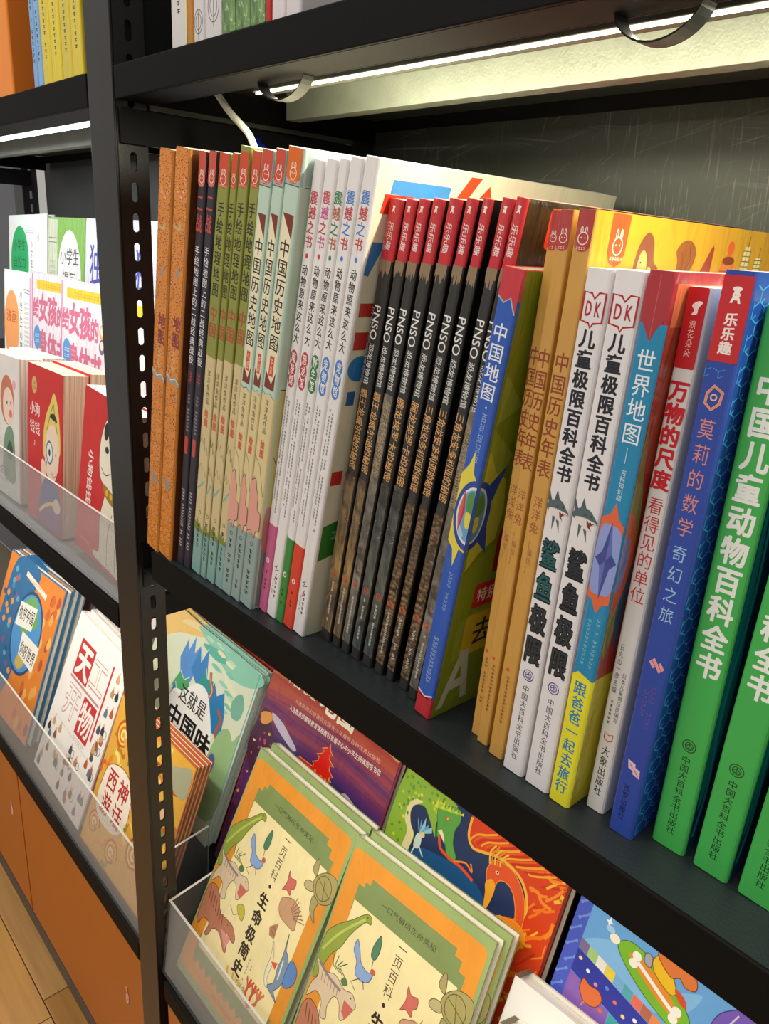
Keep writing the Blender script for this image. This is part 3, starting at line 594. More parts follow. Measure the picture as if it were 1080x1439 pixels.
# black books in shrink wrap
G_BK = 'black dinosaur books in shrink wrap'
TT = ['霸王龙威尔逊的秘密', '霸王龙威尔逊的秘密', '剑龙沃特伯格的秘密', '腕龙埃罗卡的秘密', '腕龙埃罗卡的秘密', '三角龙安多利亚的秘密', '三角龙安多利亚的秘密', '三角龙安多利亚的秘密', '剑龙沃特伯格的秘密']
HD = [(0, 14.2), (0, 14.2), (1, 20.6), (2, 14.4), (2, 14.6), (3, 14.0), (3, 14.0), (3, 13.8), (1, 21.2)]
BW = [1.2, .9, .88, .95, 1.0, .86, .74, .86, .8]
def s_bk(w, i):
    def f(p):
        u = w/2; a, b = w*.06, w*.94
        p.poly([(a, 29.0)]+[(a+(b-a)*k/12, 28.9-random.uniform(.4, 1.1)) for k in range(13)]+[(b, 29.0)], '#8d7458')
        p.rt('乐乐趣', u, 31.3, 29.6, .46, '#f2dcdc', .02); chefbear(p, u, 32.0, .2)
        if i == 0: p.rt('乐乐趣', u-.38, 31.3, 29.5, .3, '#d98f90', .01); p.rt('PNSO恐龙博物馆', u-.42, 26.0, 20.8, .3, '#8e8e8e')  # faint second lettering: refraction in the wrap film painted as print
        p.rt('PNSO', u, 26.2, 23.9, .85, '#f0f0ec', .012); p.rt('恐龙博物馆', u, 23.7, 20.9, .5, '#e2e2de', .01)
        p.rt(TT[i], u, 20.6 if i not in (2, 8) else 20.2, 14.7, .72, '#e0a766' if i not in (2, 8) else '#b09467', .014)
        p.ring(u, 6.0, .22, .09, '#c2502c'); p.ell(u, 5.9, .12, .16, '#a3442a', 8); p.dashes(u, 5.3, 1.6, .26, '#e5e2da', .3, .8)
    return f
def c_bk(p):
    p.rect(2.2, 30.2, 7.6, 32.3, '#d8371c', .25); chefbear(p, 3.6, 31.2, .62, '#f6ead8', '#d8371c'); p.ht('乐乐趣', 4.6, 7.2, 31.2, .9, '#f6ead8', .02)
for i, (x1, ln) in enumerate(((27.9, 9.4), (29.15, 9.35), (30.25, 9.3), (31.5, 9.25), (32.85, 9.2), (34.1, 9.1), (35.25, 9.0), (36.75, 8.9), (38.0, 8.8))):
    w_ = BW[i]; hd, hz = HD[i]
    book('bk%d' % i, 'book', ('widest black shrink-wrapped book, against the cream cover', 'black wrapped book with the brown feathery foot, second from the cream cover', 'black wrapped book whose grey stony picture reaches halfway up the spine', 'black wrapped book with grey-green hide, the left one of the two', 'black wrapped book with grey-green hide, the right one of the two', 'black wrapped book with brown scaly hide, leftmost of the three', 'black wrapped book with brown scaly hide, middle of the three', 'black wrapped book with brown scaly hide, rightmost of the three', 'black wrapped book partly hidden behind the blue atlas')[i], G_BK,
         w_, 32.6, 24, leanM(nx(x1, ln, w_, 32.6), 2.45 if i == 8 else 2.8, ln, w_), [(0, '#262422'), (29.0, '#c8242e')], '#0e0e0c', '#0e0e0c', hard=True, mt=M_WRAP, spine=s_bk(w_, i), cover=c_bk if i == 8 else None,
         extra=[('spine_picture', (lambda ww, hz_: (lambda q: q.box(ww*.05, ww*.95, -.006, .02, .9, hz_)))(w_, hz), M_HIDE[hd])])
# blue and green atlas
def s_map(p):
    w = 1.45; u = w/2
    p.line([(.08, 1.85), (u, 1.5), (w-.08, 1.85)], .1, '#e8eef2'); p.poly([(.08, 1.75), (u, 1.4), (w-.08, 1.75), (w-.08, 1.5), (.08, 1.5)], '#c22a34')
    p.poly([(.05, 28.9), (w-.05, 28.9), (w-.05, 26.7), (u+.2, 27.5), (u-.2, 27.2), (.05, 27.5)], '#c5303c'); p.line([(.08, 27.5), (u-.2, 27.2), (u+.2, 27.5), (w-.08, 26.7)], .09, '#8fc4c9')
    p.vt('中国地图', u, 26.2, 21.8, 1.02, '#eef2f8', .02); p.vt('百科知识版', u+.12, 21.2, 18.2, .4, '#9db8e6'); p.ell(u+.1, 21.5, .07, .07, '#cfe0f4', 8); p.ell(u+.1, 17.9, .07, .07, '#cfe0f4', 8)
    p.poly([(.06, 17.3), (.5, 18.0), (.75, 18.9), (.95, 17.6), (w-.06, 17.0), (w-.06, 12.6), (1.0, 12.7), (.75, 11.4), (.5, 12.5), (.06, 12.9)], '#e6d84a')
    def half(rx, ry, c): p.poly([(w-.06-rx*math.sin(t*math.pi/14), 15.0+ry*math.cos(t*math.pi/14)) for t in range(15)], c)
    half(1.32, 2.25, '#25479f'); half(1.12, 1.85, '#dfe9ef'); half(1.0, 1.68, '#6ea4cf')
    p.blob([(.85, 16.2), (w-.1, 16.5), (w-.1, 15.3), (1.0, 15.2)], '#4f9050', 3); p.blob([(.95, 15.1), (w-.1, 15.1), (w-.1, 14.2), (1.05, 14.3)], '#e3d944', 3); p.blob([(.5, 14.3), (.9, 14.0), (1.1, 13.6), (.7, 13.6)], '#a9cde8', 3)
    p.poly([(.62, 16.5), (.85, 15.2), (.62, 13.7), (.4, 15.0)], '#c63437'); p.poly([(.62, 16.5), (.68, 15.2), (.62, 13.7), (.4, 15.0)], '#d9605a')
    p.dashes(u+.1, 11.0, 8.2, .35, '#8fb0e0', .28, .7); p.dashes(u, 6.2, 2.6, .5, '#9fbbe6', .3, .7)
def c_map(p):
    for k, (a, b, c, d_, cl) in enumerate(((.4, 22.5, 8, 27.5, '#868f20'), (.4, 11, 3, 18, '#76851d'), (1, 4.2, 8, 9, '#8a9a2c'), (2, 18, 8, 21, '#708018'))): p.poly([(a, b), (c, b+1.8), (c-.6, d_), (a, d_-1.6)], cl)
    p.poly([(.4, 20.4), (2.6, 18.6), (1.6, 16.9), (.4, 17.4)], '#93a031'); p.poly([(.4, 23.6), (2.4, 21.6), (.4, 20.6)], '#96a338')
    p.ell(3.4, 25.2, 1.55, 2.6, '#a99f86', 24); p.poly([(.4, 19.2), (1.4, 17.6), (2.4, 17.1), (2.9, 15), (2.7, 13.0), (1.4, 12.3), (.4, 11.2)], '#b8b83a')
    p.poly([(1.0, 16.9), (2.3, 18.0), (1.55, 15.8)], '#2a4796'); p.poly([(1.0, 13.2), (2.0, 12.2), (1.5, 14.5)], '#2a4796')
    def half(rx, ry, c): p.poly([(.25+rx*math.sin(t*math.pi/14), 15.0+ry*math.cos(t*math.pi/14)) for t in range(15)], c)
    half(1.35, 2.25, '#25479f'); half(.95, 1.85, '#cdd9de'); half(.8, 1.68, '#5a93b8'); p.blob([(.3, 16.4), (.8, 16.0), (.9, 15.2), (.3, 15.0)], '#5a8a3f', 3); p.blob([(.3, 14.9), (.7, 14.8), (.6, 14.0), (.3, 14.0)], '#d4cc4a', 3)
    p.poly([(5.0, 20.5), (9, 22), (9, 10), (3.2, 10.5), (3.0, 13)], '#8e1b18'); p.rect(1.9, 8.1, 9, 9.9, '#c1262a', .2); p.ht('特别收', 2.2, 5.3, 9.0, 1.1, '#f4e6d8', .02)
    p.rect(1.7, 4.4, 8, 7.6, '#c9ab22', .3); p.gl('去', 3.6, 6.0, 2.0, 2.2, '#1b2433', .03); p.l += 1
    p.poly([(-.0+.5, .5), (1.9, 4.9), (2.6, 4.9), (3.5, .7), (2.8, .7), (2.6, 1.9), (1.5, 1.8), (1.1, .6)], '#bfc3ab'); p.poly([(1.8, 2.6), (2.15, 3.7), (2.45, 2.6)], '#7f8f1e')
book('map', 'book', 'blue and green shrink-wrapped atlas with a compass globe on its spine', None, 1.45, 29.0, 21, leanM(nx(40.0, 7.6, 1.45, 29), 1.6, 7.6, 1.45), [(0, '#c22a34'), (1.6, '#2458bd'), (27.4, '#c5303c')], '#7f8f1e', '#7f8f1e', mt=M_WRAP, spine=s_map, cover=c_map)
# golden timeline books
G_GO = 'golden history books in shrink wrap'
GW = [.7, .85, 1.05]
def s_go(w, i):
    def f(p):
        u = w/2+.02; label_top(p, w, 29.8, 31.75, '#b23a3a')
        p.vt('中国历史年表', u, 25.0, 18.2, min(.9, w*.95), '#8e3a16', .02); p.vt('洋洋兔', u, 17.2, 15.0, min(.6, w*.8), '#a3582c'); p.vt('[编绘]', u, 14.6, 12.6, .34, '#b07038'); p.gl('●', u-.1, 6.2, .3, .3, '#d8432b', 0); p.l += 1; p.dashes(u, 5.8, 2.4, .3, '#a36a34', .26, .7)
    return f
def c_go(p):
    p.poly([(1.45, 31.7), (3.1, 31.7), (3.05, 29.9), (2.8, 29.4), (2.3, 29.2), (1.7, 29.4), (1.45, 29.9)], '#dc5a2a'); rabbit(p, 2.28, 30.2, .42, '#f8ecd4'); p.ht('洋洋兔童书', 1.7, 2.9, 29.6, .22, '#f8ecd4')
    K = '#6a3a1c'
    # long-haired figure, elephant, gnome with pointed hat, snow man with bowl, two towers
    p.blob([(4.2, 28.8), (4.3, 30.3), (5.0, 31.0), (5.7, 30.6), (6.0, 29.6), (6.6, 29.2), (6.2, 28.4)], '#8a4f33', 4); p.blob([(4.4, 28.4), (4.5, 29.8), (4.9, 30.1), (5.3, 29.6), (5.3, 28.4)], '#e8b66a', 4); p.ell(4.7, 29.5, .08, .05, '#3a1d10', 8); p.blob([(5.2, 28.3), (5.5, 29.3), (6.1, 29.0), (6.2, 28.2)], '#c2c06a', 3)
    p.blob([(8.6, 28.3), (8.5, 29.6), (8.2, 30.2), (8.7, 30.7), (9.6, 30.8), (10.4, 30.3), (10.3, 29.5), (9.9, 29.0), (9.8, 28.3)], '#9a5a2e', 4); p.line([(8.9, 28.4), (9.1, 29.6), (8.8, 30.2)], .06, K); p.line([(9.6, 30.5), (9.9, 29.8), (9.5, 29.2)], .06, K)
    p.poly([(11.3, 29.2), (12.3, 30.7), (12.5, 30.5), (12.5, 29.2)], '#a34233'); p.ell(11.9, 29.0, .55, .3, '#b5533c', 14); p.ell(11.9, 28.6, .42, .42, '#ead9b4', 14); p.ell(11.75, 28.65, .06, .06, '#30201a', 8); p.ell(12.05, 28.65, .06, .06, '#30201a', 8)
    p.ell(14.6, 29.2, 1.0, 1.1, '#e2843f', 20); p.ell(14.6, 29.9, .78, .25, '#8a3f22', 16); p.ell(14.6, 30.6, .42, .42, '#e2653a', 16); p.line([(13.7, 29.3), (15.5, 29.3)], .06, '#b04a28'); p.line([(13.8, 28.9), (15.4, 28.9)], .06, '#b04a28')
    for x, h_ in ((16.2, 2.6), (18.0, 2.0)):
        p.poly([(x, 28.2), (x+.3, 28.2+h_), (x+1.0, 28.2+h_), (x+1.3, 28.2)], '#f0e6b4')
        for k in range(8): p.line([(x+.1, 28.4+k*h_/8.5), (x+1.2, 28.4+k*h_/8.5)], .06, '#8a7a3a')
        p.line([(x+.65, 28.2+h_), (x+.7, 28.8+h_)], .05, K); p.line([(x+.65, 28.2), (x+.65, 28.2+h_)], .05, '#8a7a3a')
    p.poly([(.5, 18), (1.2, 18), (1.2, 24), (.5, 24)], '#d9a732'); p.vt('多么', 1.0, 24.8, 22.0, 1.2, '#3a2a14', .02)
for i, (x1, y) in enumerate(((43.3, 2.95), (44.4, 2.55), (45.9, 2.2))):
    book('go%d' % i, 'book', ('thin golden book, leftmost and set farthest back of the three', 'golden book in the middle of the three', 'golden book whose wide yellow cover with small figures shows')[i], G_GO, GW[i], 31.75, 27, leanM(nx(x1, 2.6, GW[i], 31), y, 2.6, GW[i]), '#cd9a48', '#dba62e' if i == 2 else '#cd9a48', '#cd9a48', hard=False, mt=M_WRAP, spine=s_go(GW[i], i), cover=c_go if i == 2 else None)
# white encyclopedias with a shark
G_DK = 'white encyclopedias with a shark on the spine'
def s_dk(w, dark):
    def f(p):
        u = w/2; r = '#b3202c'
        a, b = u-w*.4, u+w*.4; z0, z1 = 26.55, 28.0
        p.line([(a, z1), (a+.28*w, z1-.05), (u, z1-.3), (b-.25*w, z1), (b, z1), (b, z0+.1), (u+.12, z0), (u, z0-.22), (u-.12, z0), (a, z0+.1)], .1, r, True)
        p.ht('DK', a+.1, b-.08, (z0+z1)/2-.02, 1.0, r, .03)
        p.vt('儿童极限百科全书', u, 26.3, 18.4, .94, '#23242f', .035)
        # shark, snout to the right, jaws open
        p.poly([(a-.1, 17.9), (a-.02, 17.2), (a+.3, 17.1)], '#4a5a60'); p.poly([(a+.3, 17.35), (a+.42, 18.0), (a+.68, 17.4)], '#4a5a60')
        p.blob([(a-.12, 16.95), (a+.1, 17.3), (a+.5, 17.5), (u+.25, 17.42), (b-.1, 17.12), (b+.1, 16.9), (b-.1, 16.78), (u, 16.7), (a+.2, 16.7)], '#55676d', 4)
        p.blob([(a+.05, 16.85), (a+.5, 16.98), (u+.2, 16.95), (b+.04, 16.86), (b-.3, 16.62), (b-.22, 16.36), (u, 16.3), (a+.35, 16.45)], '#e3dcd6', 4); p.poly([(b-.05, 16.84), (u+.12, 16.88), (u+.2, 16.55), (b-.2, 16.42), (b-.32, 16.62)], '#7c352c')
        p.poly([(u+.2, 16.88), (u+.28, 16.78), (u+.36, 16.87), (u+.44, 16.77), (u+.52, 16.86)], '#f4f0ea')
        p.poly([(a+.35, 16.55), (a+.55, 16.5), (a+.42, 15.75)], '#58646a'); p.poly([(u+.0, 16.4), (u+.2, 16.35), (u+.3, 15.7)], '#58646a')
        p.ell(u+.34, 17.15, .04, .05, '#101010', 6); p.line([(u-.12, 16.95), (u-.06, 17.2)], .03, '#39474c'); p.line([(u-.02, 16.95), (u+.04, 17.2)], .03, '#39474c')
        c1 = '#1f5f60' if dark == 0 else '#2b2f36'
        for k, ch in enumerate('鲨鱼极限'):
            v = 15.3-1.98*(k+.5)
            p.gl(ch, u, v, 1.15, 1.75, '#0f1416', .065)
        p.l += 1
        for k, ch in enumerate('鲨鱼极限'): p.gl(ch, u, 15.3-1.98*(k+.5), 1.15, 1.75, c1 if k < 2 else '#30363c', .025)
        p.l += 1; seal(p, u, 6.75, .34, '#3b3f8f'); p.vt('中国大百科全书出版社', u, 6.1, .9, .46, '#3a3a40', .0)
    return f
for i, (x1, ln, w_) in enumerate(((47.75, 2.3, 1.5), (49.55, 2.0, 1.66))):
    book('dk%d' % i, 'book', ('white shark encyclopedia beside the golden books', 'white shark encyclopedia beside the blue world atlas')[i], G_DK, w_, 29.1, 23, leanM(nx(x1, ln, w_, 29), 1.85, ln, w_), '#e6e3e6', '#dedbd8', hard=True, mt=M_COVER, spine=s_dk(w_, i))
# world atlas
def s_wo(p):
    w = 1.4; u = w/2
    p.poly([(.06, 28.9), (w-.06, 28.9), (w-.06, 27.2), (u+.25, 26.7), (u, 26.1), (u-.25, 26.5), (.06, 27.2)], '#aa2a33'); p.line([(u, 29), (u, 26.2)], .04, '#c9545c')
    p.vt('世界地图', u+.05, 25.8, 21.2, 1.0, '#edf4f8', .01); p.vt('百科知识版', u+.05, 20.0, 18.4, .3, '#d6eaf2'); p.line([(u, 21.1), (u, 20.3)], .04, '#b6dbe8')
    p.poly([(.06, 17.4), (.45, 17.6), (u, 18.3), (u+.3, 17.5), (w-.06, 17.2), (w-.06, 12.9), (u+.3, 12.8), (u, 12.2), (.35, 12.9), (.06, 13.0)], '#e2683a')
    p.blob([(.1, 16.7), (u, 17.1), (w-.08, 16.6), (w-.08, 13.7), (u, 13.3), (.1, 13.6)], '#8f9fdc', 4); p.poly([(u, 17.3), (u+.28, 15.6), (w-.08, 15.2), (u+.28, 14.8), (u, 13.0), (u-.28, 14.8), (.1, 15.2), (u-.28, 15.6)], '#3d4a94'); p.poly([(u, 17.3), (u+.28, 15.6), (u, 15.2), (w-.08, 15.2), (u, 15.2), (u, 13.0), (u-.28, 14.8), (u, 15.2)], '#5f6cb8')
    p.dashes(u+.3, 12.0, 8.9, .26, '#8fd3e0', .25); p.dashes(u-.2, 11.8, 8.9, .22, '#8fd3e0', .25); p.poly([(.08, 8.3), (.4, 8.6), (w-.06, 8.3)], '#e9df2a')
    p.vt('跟爸爸一起去旅行', u, 8.1, .7, .78, '#2a86b8', .03)
def c_wo(p):
    p.rect(.4, 26.8, 20, 28.7, '#e0764a'); p.rect(3.4, 27.2, 5.2, 28.5, '#d8412f', .2); p.poly([(.3, 26.8), (20, 26.8), (20, 16), (.3, 20)], '#b5482f'); p.blob([(.3, 22), (.8, 20), (1.4, 17), (1.2, 12), (.3, 10)], '#87853c', 5); p.blob([(.8, 17), (1.6, 15), (1.5, 10), (.9, 12)], '#3a5a78', 4); p.poly([(.25, 18.0), (.9, 17.6), (1.3, 16.4), (1.5, 15.2), (1.2, 13.6), (.8, 12.6), (.25, 12.2)], '#d8643c'); p.poly([(.25, 16.8), (.8, 16.4), (1.0, 15.2), (.8, 13.8), (.25, 13.5)], '#7f8fcc'); p.rect(.3, .3, 20, 8.4, '#d2c53a')
book('wo', 'book', 'blue world atlas with a compass star and yellow foot, shrink-wrapped', None, 1.35, 29.2, 21, leanM(nx(51.1, 1.9, 1.35, 29), 1.75, 1.9, 1.35), [(0, '#ece52e'), (8.3, '#1588b8'), (26.9, '#aa2a33')], [(0, '#d2c53a'), (8.4, '#a8342c')], mt=M_WRAP, spine=s_wo, cover=c_wo)
def s_wa(p):
    w = 1.15; u = w/2
    p.rect(.08, 25.0, w-.1, 28.6, '#c3131f', .12); p.blob([(u-.2, 27.8), (u+.05, 28.0), (u+.28, 27.95), (u+.12, 27.7), (u+.1, 27.45), (u-.15, 27.4), (u-.05, 27.6)], '#f6ecea', 4); p.vt('浪花朵朵', u, 27.2, 25.5, .34, '#f3c6c0')
    p.vt('万物的尺度', u, 24.5, 19.1, .98, '#cc1b2b', .04); p.vt('看得见的单位', u, 18.8, 13.0, .84, '#cc2f3c', .0)
    p.vt('日丸山一彦主编', u-.22, 10.6, 7.6, .26, '#4a4a4a'); p.vt('日本儿童俱乐部编写', u+.2, 9.0, 5.9, .26, '#4a4a4a'); p.dashes(u-.2, 7.2, 5.6, .2, '#4a4a4a', .26)
    p.line([(u-.25, 5.15), (u, 5.0), (u+.25, 5.15), (u+.25, 4.75), (u, 4.6), (u-.25, 4.75)], .06, '#c03a34', True); p.vt('大象出版社', u, 4.3, 1.0, .5, '#2a2a2a', .01)
book('wa', 'book', 'slim white book with red title and a red label at its head', None, 1.15, 28.6, 20, leanM(nx(52.6, 1.2, 1.15, 28), 2.95, 1.2, 1.15), '#dedbd8', '#e6e4e4', '#dedbd8', mt=M_COVER, spine=s_wa)
def cube_lines(p, u0, u1, v0, v1, s, col, wd=.05):
    v = v0
    k = 0
    while v < v1-s*.9:
        u = u0+(s*.87 if k % 2 else 0)
        while u < u1-s*.8:
            h_ = s*.5
            for a, b in (((u, v), (u, v+s*.8)), ((u, v+s*.8), (min(u+s*.75, u1), v+s*1.15)), ((u, v+s*.8), (max(u-s*.75, u0), v+s*1.15)), ((u+.12*s, v), (min(u+s*.6, u1), v+.3*s))): p.line([a, b], wd, col); p.l -= 1
            u += s*1.74
        v += s*1.1; k += 1
    p.l += 1
def s_mo(p):
    w = 1.42; u = w/2
    p.rect(.08, 25.6, w-.02, 29.2, '#c52a31'); chefbear(p, u+.05, 28.4, .34); p.vt('乐乐趣', u+.04, 27.7, 25.9, .6, '#f6e8e4', .035)
    cube_lines(p, .1, w-.1, 24.9, 25.6, .35, '#3f8fd6', .04)
    for k, c in enumerate(('#e8a88c', '#e08a66')): p.line([(u-.3, 24.2), (u-.05, 24.55), (u+.38, 24.3), (u+.32, 23.8), (u+.0, 23.5), (u-.32, 23.75)], .14-k*.07, c, True)
    p.ring(u+.02, 24.05, .13, .07, '#efb79e')
    p.vt('莫莉的数学', u, 23.2, 17.3, .8, '#d98a86', .0, .82); p.vt('奇幻之旅', u, 17.1, 12.8, .76, '#9cc0e4', .0, .82)
    for du, dv in ((0, 0), (.35, -.12)): p.poly([(u-.35+du, 10.6+dv), (u-.1+du, 10.9+dv), (u+.15+du, 10.6+dv), (u-.1+du, 10.3+dv)], '#e6a2a8'); p.line([(u-.22+du, 10.75+dv), (u+.02+du, 10.45+dv)], .05, '#c25a6c')
    p.dashes(u+.2, 9.4, 6.6, .3, '#7a5ab4', .26); p.dashes(u-.15, 9.0, 7.2, .26, '#7a5ab4', .26)
    for du, dv in ((0, 0), (.3, -.25)): p.poly([(u-.35+du, 4.7+dv), (u+.1+du, 4.6+dv), (u+.15+du, 4.1+dv), (u-.25+du, 4.2+dv)], '#e9c2cf'); p.line([(u-.2+du, 4.5+dv), (u+.05+du, 4.2+dv)], .05, '#b0567c')
    p.vt('西安出版社', u-.1, 3.2, .9, .36, '#1a2350', .01)
def c_mo(p): cube_lines(p, .35, 6.2, .2, 29.0, .62, '#3f9be0', .07)
book('mo', 'book', 'royal blue book with a cyan cube pattern and a red label', None, 1.42, 29.4, 20, leanM(nx(54.75, 1.0, 1.42, 29), 2.4, 1.0, 1.42), '#2f4aa6', '#1d47a0', '#1d47a0', mt=M_COVER, spine=s_mo, cover=c_mo)
G_GR = 'thick bright green animal encyclopedias'
def s_gr(p):
    w = 1.85; u = w/2
    p.vt('中国儿童动物百科全书', u+.05, 25.4, 10.3, 1.3, '#f2f5ee', .034)
    seal(p, u, 6.4, .34, '#2a5a30'); p.vt('中国大百科全书出版社', u, 5.8, .9, .5, '#1e3a22', .0)
def c_gr(p): p.rect(.3, .2, 20, 27.8, '#123a6a'); p.blob([(.4, 3), (1.6, 9), (1.0, 16), (.4, 20)], '#15808f', 5); p.line(smooth([(.6, 1), (1.1, 4), (.7, 9), (1.3, 15), (.8, 22)], 5, False), .3, '#2a9fb0')
for i, (x1, ln) in enumerate(((57.15, .2), (59.5, 1.1), (61.85, 1.6))):
    book('gr', 'book', ('thick green encyclopedia, leftmost, against the royal blue book', 'thick green encyclopedia, second from the royal blue book', 'thick green encyclopedia at the right edge of the photo')[i], G_GR, 1.85, 28.1, 21.5, leanM(nx(x1, ln, 1.85, 28), 3.55, ln, 1.85), '#45b455', '#1d5a8a', '#2a9a50', mt=M_COVER, spine=s_gr, cover=c_gr)

# ================================================================ bottom right bay, face-out books
G_NA = 'green-edged cream and orange natural history books in the tray'
def tree_blob(p, pts, c, o=None, n=5):
    p.blob(pts, c, n)
    if o: p.line(smooth(pts, n), .07, o, True)
def c_na(p):
    OR, GRN, CR = '#e0922a', '#7d8f55', '#efe0a8'
    p.rect(.35, .9, 18.7, 28.5, OR, .7)
    st = [(2.4, 24.4), (2.4, 25.4), (3.2, 25.4), (3.2, 26.0), (3.9, 26.0), (3.9, 26.7), (15.6, 26.7), (15.6, 26.0), (16.5, 26.0), (16.5, 25.0), (17.3, 25.0), (17.3, 22.6), (2.4, 22.6)]
    p.poly(st, GRN)
    zz = [(2.3, 6.0)]
    for k in range(11): zz += [(2.3+k*1.36, 3.2), (2.3+(k+.5)*1.36, 2.3)]
    zz += [(17.3, 3.2), (17.3, 6.0)]; p.poly(zz, GRN)
    p.rect(2.5, 4.4, 16.9, 23.7, CR)
    p.ht('一口气解码生命奥秘', 5.9, 13.6, 25.2, .72, '#3d3a24', .0)
    for ch, v in zip('一页百科', (23.0, 21.6, 20.1, 18.6)): p.gl(ch, 10.0, v, 1.25, 1.35, '#4a3a28', 0)
    p.l += 1; p.ell(10.0, 17.2, .22, .22, '#2a2018', 12)
    for ch, v in zip('生命极简史', (15.3, 13.2, 11.1, 9.0, 6.9)): p.gl(ch, 9.9, v, 1.75, 1.85, '#2a1c12', .035)
    p.l += 1; p.dashes(11.3, 9.0, 6.0, .3, '#8a7a55', .4); p.dashes(11.9, 8.6, 6.6, .25, '#8a7a55', .4); p.ht('洋洋兔', 10.0, 12.4, 5.6, .6, '#6b5c3d')
    # long-necked dinosaur
    tree_blob(p, [(.4, 14.4), (.35, 18.4), (1.4, 20.2), (3.0, 21.7), (4.6, 23.3), (5.4, 23.3), (5.5, 22.7), (4.9, 22.6), (4.2, 21.7), (3.4, 20.2), (2.8, 18.6), (1.9, 17.2), (1.4, 15.6), (1.0, 14.2)], '#8fa03c', '#4f5a22'); p.line(smooth([(.6, 17), (1.8, 19.2), (3.2, 21.1), (4.7, 22.8)], 5, False), .28, '#b8c25e'); p.ell(4.9, 23.1, .07, .07, '#20200a', 8)
    # striding pale dinosaur with open jaws
    tree_blob(p, [(.4, 16.0), (1.8, 15.4), (3.4, 15.9), (4.9, 15.4), (6.1, 15.7), (7.0, 14.9), (6.6, 14.3), (5.7, 14.4), (6.2, 13.3), (5.6, 12.6), (4.9, 13.9), (4.0, 14.0), (3.6, 12.6), (3.9, 11.5), (3.0, 11.3), (2.7, 12.6), (1.6, 13.0), (.9, 12.2), (.5, 11.9), (.7, 13.4), (1.2, 14.6)], '#d9c3a4', '#6a5140', 4); p.poly([(5.4, 14.6), (6.9, 14.5), (6.2, 13.0), (5.5, 13.4)], '#c9685a'); p.line(smooth([(.8, 15.8), (2.6, 15.2), (4.6, 15.0)], 5, False), .3, '#8b7a80'); p.ell(6.1, 15.2, .08, .08, '#201510', 8)
    for k in range(6): p.line([(1.6+k*.5, 15.4-.05*k), (1.8+k*.5, 14.3)], .1, '#a58a74')
    # red-brown predator
    tree_blob(p, [(.4, 9.0), (.5, 11.0), (1.4, 11.9), (2.8, 11.4), (4.0, 9.9), (5.3, 9.9), (6.8, 9.9), (7.9, 9.0), (7.7, 8.4), (6.2, 8.6), (7.2, 7.1), (6.8, 6.7), (5.2, 7.8), (3.9, 7.6), (3.4, 6.4), (2.8, 6.2), (2.9, 7.6), (1.6, 7.5), (1.1, 6.4), (.6, 6.8)], '#b9785c', '#5e2d20', 4); p.poly([(5.0, 8.5), (7.2, 8.5), (6.9, 7.0)], '#d9938a'); p.ell(6.0, 9.5, .08, .08, '#1a0d08', 8)
    for k in range(7): p.line([(1.0+k*.6, 11.3-.22*k), (1.4+k*.6, 9.9-.18*k)], .13, '#7c4031')
    # bird, leaves, twig
    tree_blob(p, [(4.6, 20.6), (5.3, 19.8), (5.9, 18.9), (7.0, 18.6), (7.7, 18.9), (7.5, 17.9), (6.6, 17.4), (5.6, 17.6), (5.3, 18.7), (4.5, 19.5)], '#8aa8d8', '#3c4c7a', 4); p.line([(6.3, 17.5), (5.4, 16.6), (6.2, 16.2)], .09, '#5a4a4a'); p.line([(6.8, 17.6), (7.2, 16.9)], .09, '#5a4a4a'); p.ell(7.6, 19.0, .35, .3, '#c8604a', 10)
    tree_blob(p, [(7.2, 22.6), (6.7, 21.2), (6.8, 20.2), (7.4, 20.2), (7.6, 21.4)], '#4f8060', '#2f5340', 4); p.line([(7.15, 20.2), (7.3, 19.4)], .08, '#3f5a40')
    for k in range(4): p.line([(2.6+k*.3, 16.6+.1*k), (2.3+k*.7, 17.6+.2*(k % 2))], .1, '#4a6a3a'); p.line([(2.6+k*.3, 16.6+.1*k), (3.2+k*.5, 16.4)], .1, '#4a6a3a')
    tree_blob(p, [(4.6, 16.5), (4.2, 15.9), (4.7, 15.6), (5.2, 16.1)], '#5d7a45', None, 3)
    # red sea creature, lionfish, cone shell, feather, sailfish
    tree_blob(p, [(12.0, 20.5), (12.6, 20.0), (13.4, 20.2), (13.6, 19.4), (13.2, 18.9), (13.3, 18.3), (12.5, 18.5), (11.9, 18.1), (12.2, 19.2)], '#cc6a5e', '#8a3a34', 4)
    tree_blob(p, [(12.4, 17.4), (13.1, 17.9), (14.1, 18.3), (15.4, 17.9), (15.6, 16.6), (15.7, 15.6), (14.4, 15.5), (13.1, 15.6), (12.4, 16.4)], '#c59a74', '#7d573d', 4)
    for k in range(7): p.line([(14.2+k*.15, 17.2-.1*k), (14.6+k*.36, 18.9-.3*k)], .09, '#8a6248')
    p.poly([(13.3, 14.9), (12.2, 13.7), (12.6, 12.9), (13.5, 13.0)], '#b08058'); p.line([(12.6, 14.1), (13.4, 13.9)], .08, '#6a4630'); p.line([(12.5, 13.5), (13.5, 13.4)], .08, '#6a4630')
    tree_blob(p, [(13.6, 12.9), (14.0, 11.2), (14.0, 9.4), (14.6, 8.3), (15.2, 8.4), (14.6, 9.2), (14.6, 11.0)], '#e8e0c8', '#8a8468', 4); p.poly([(14.3, 10.9), (15.3, 11.4), (15.2, 10.5)], '#d8583c')
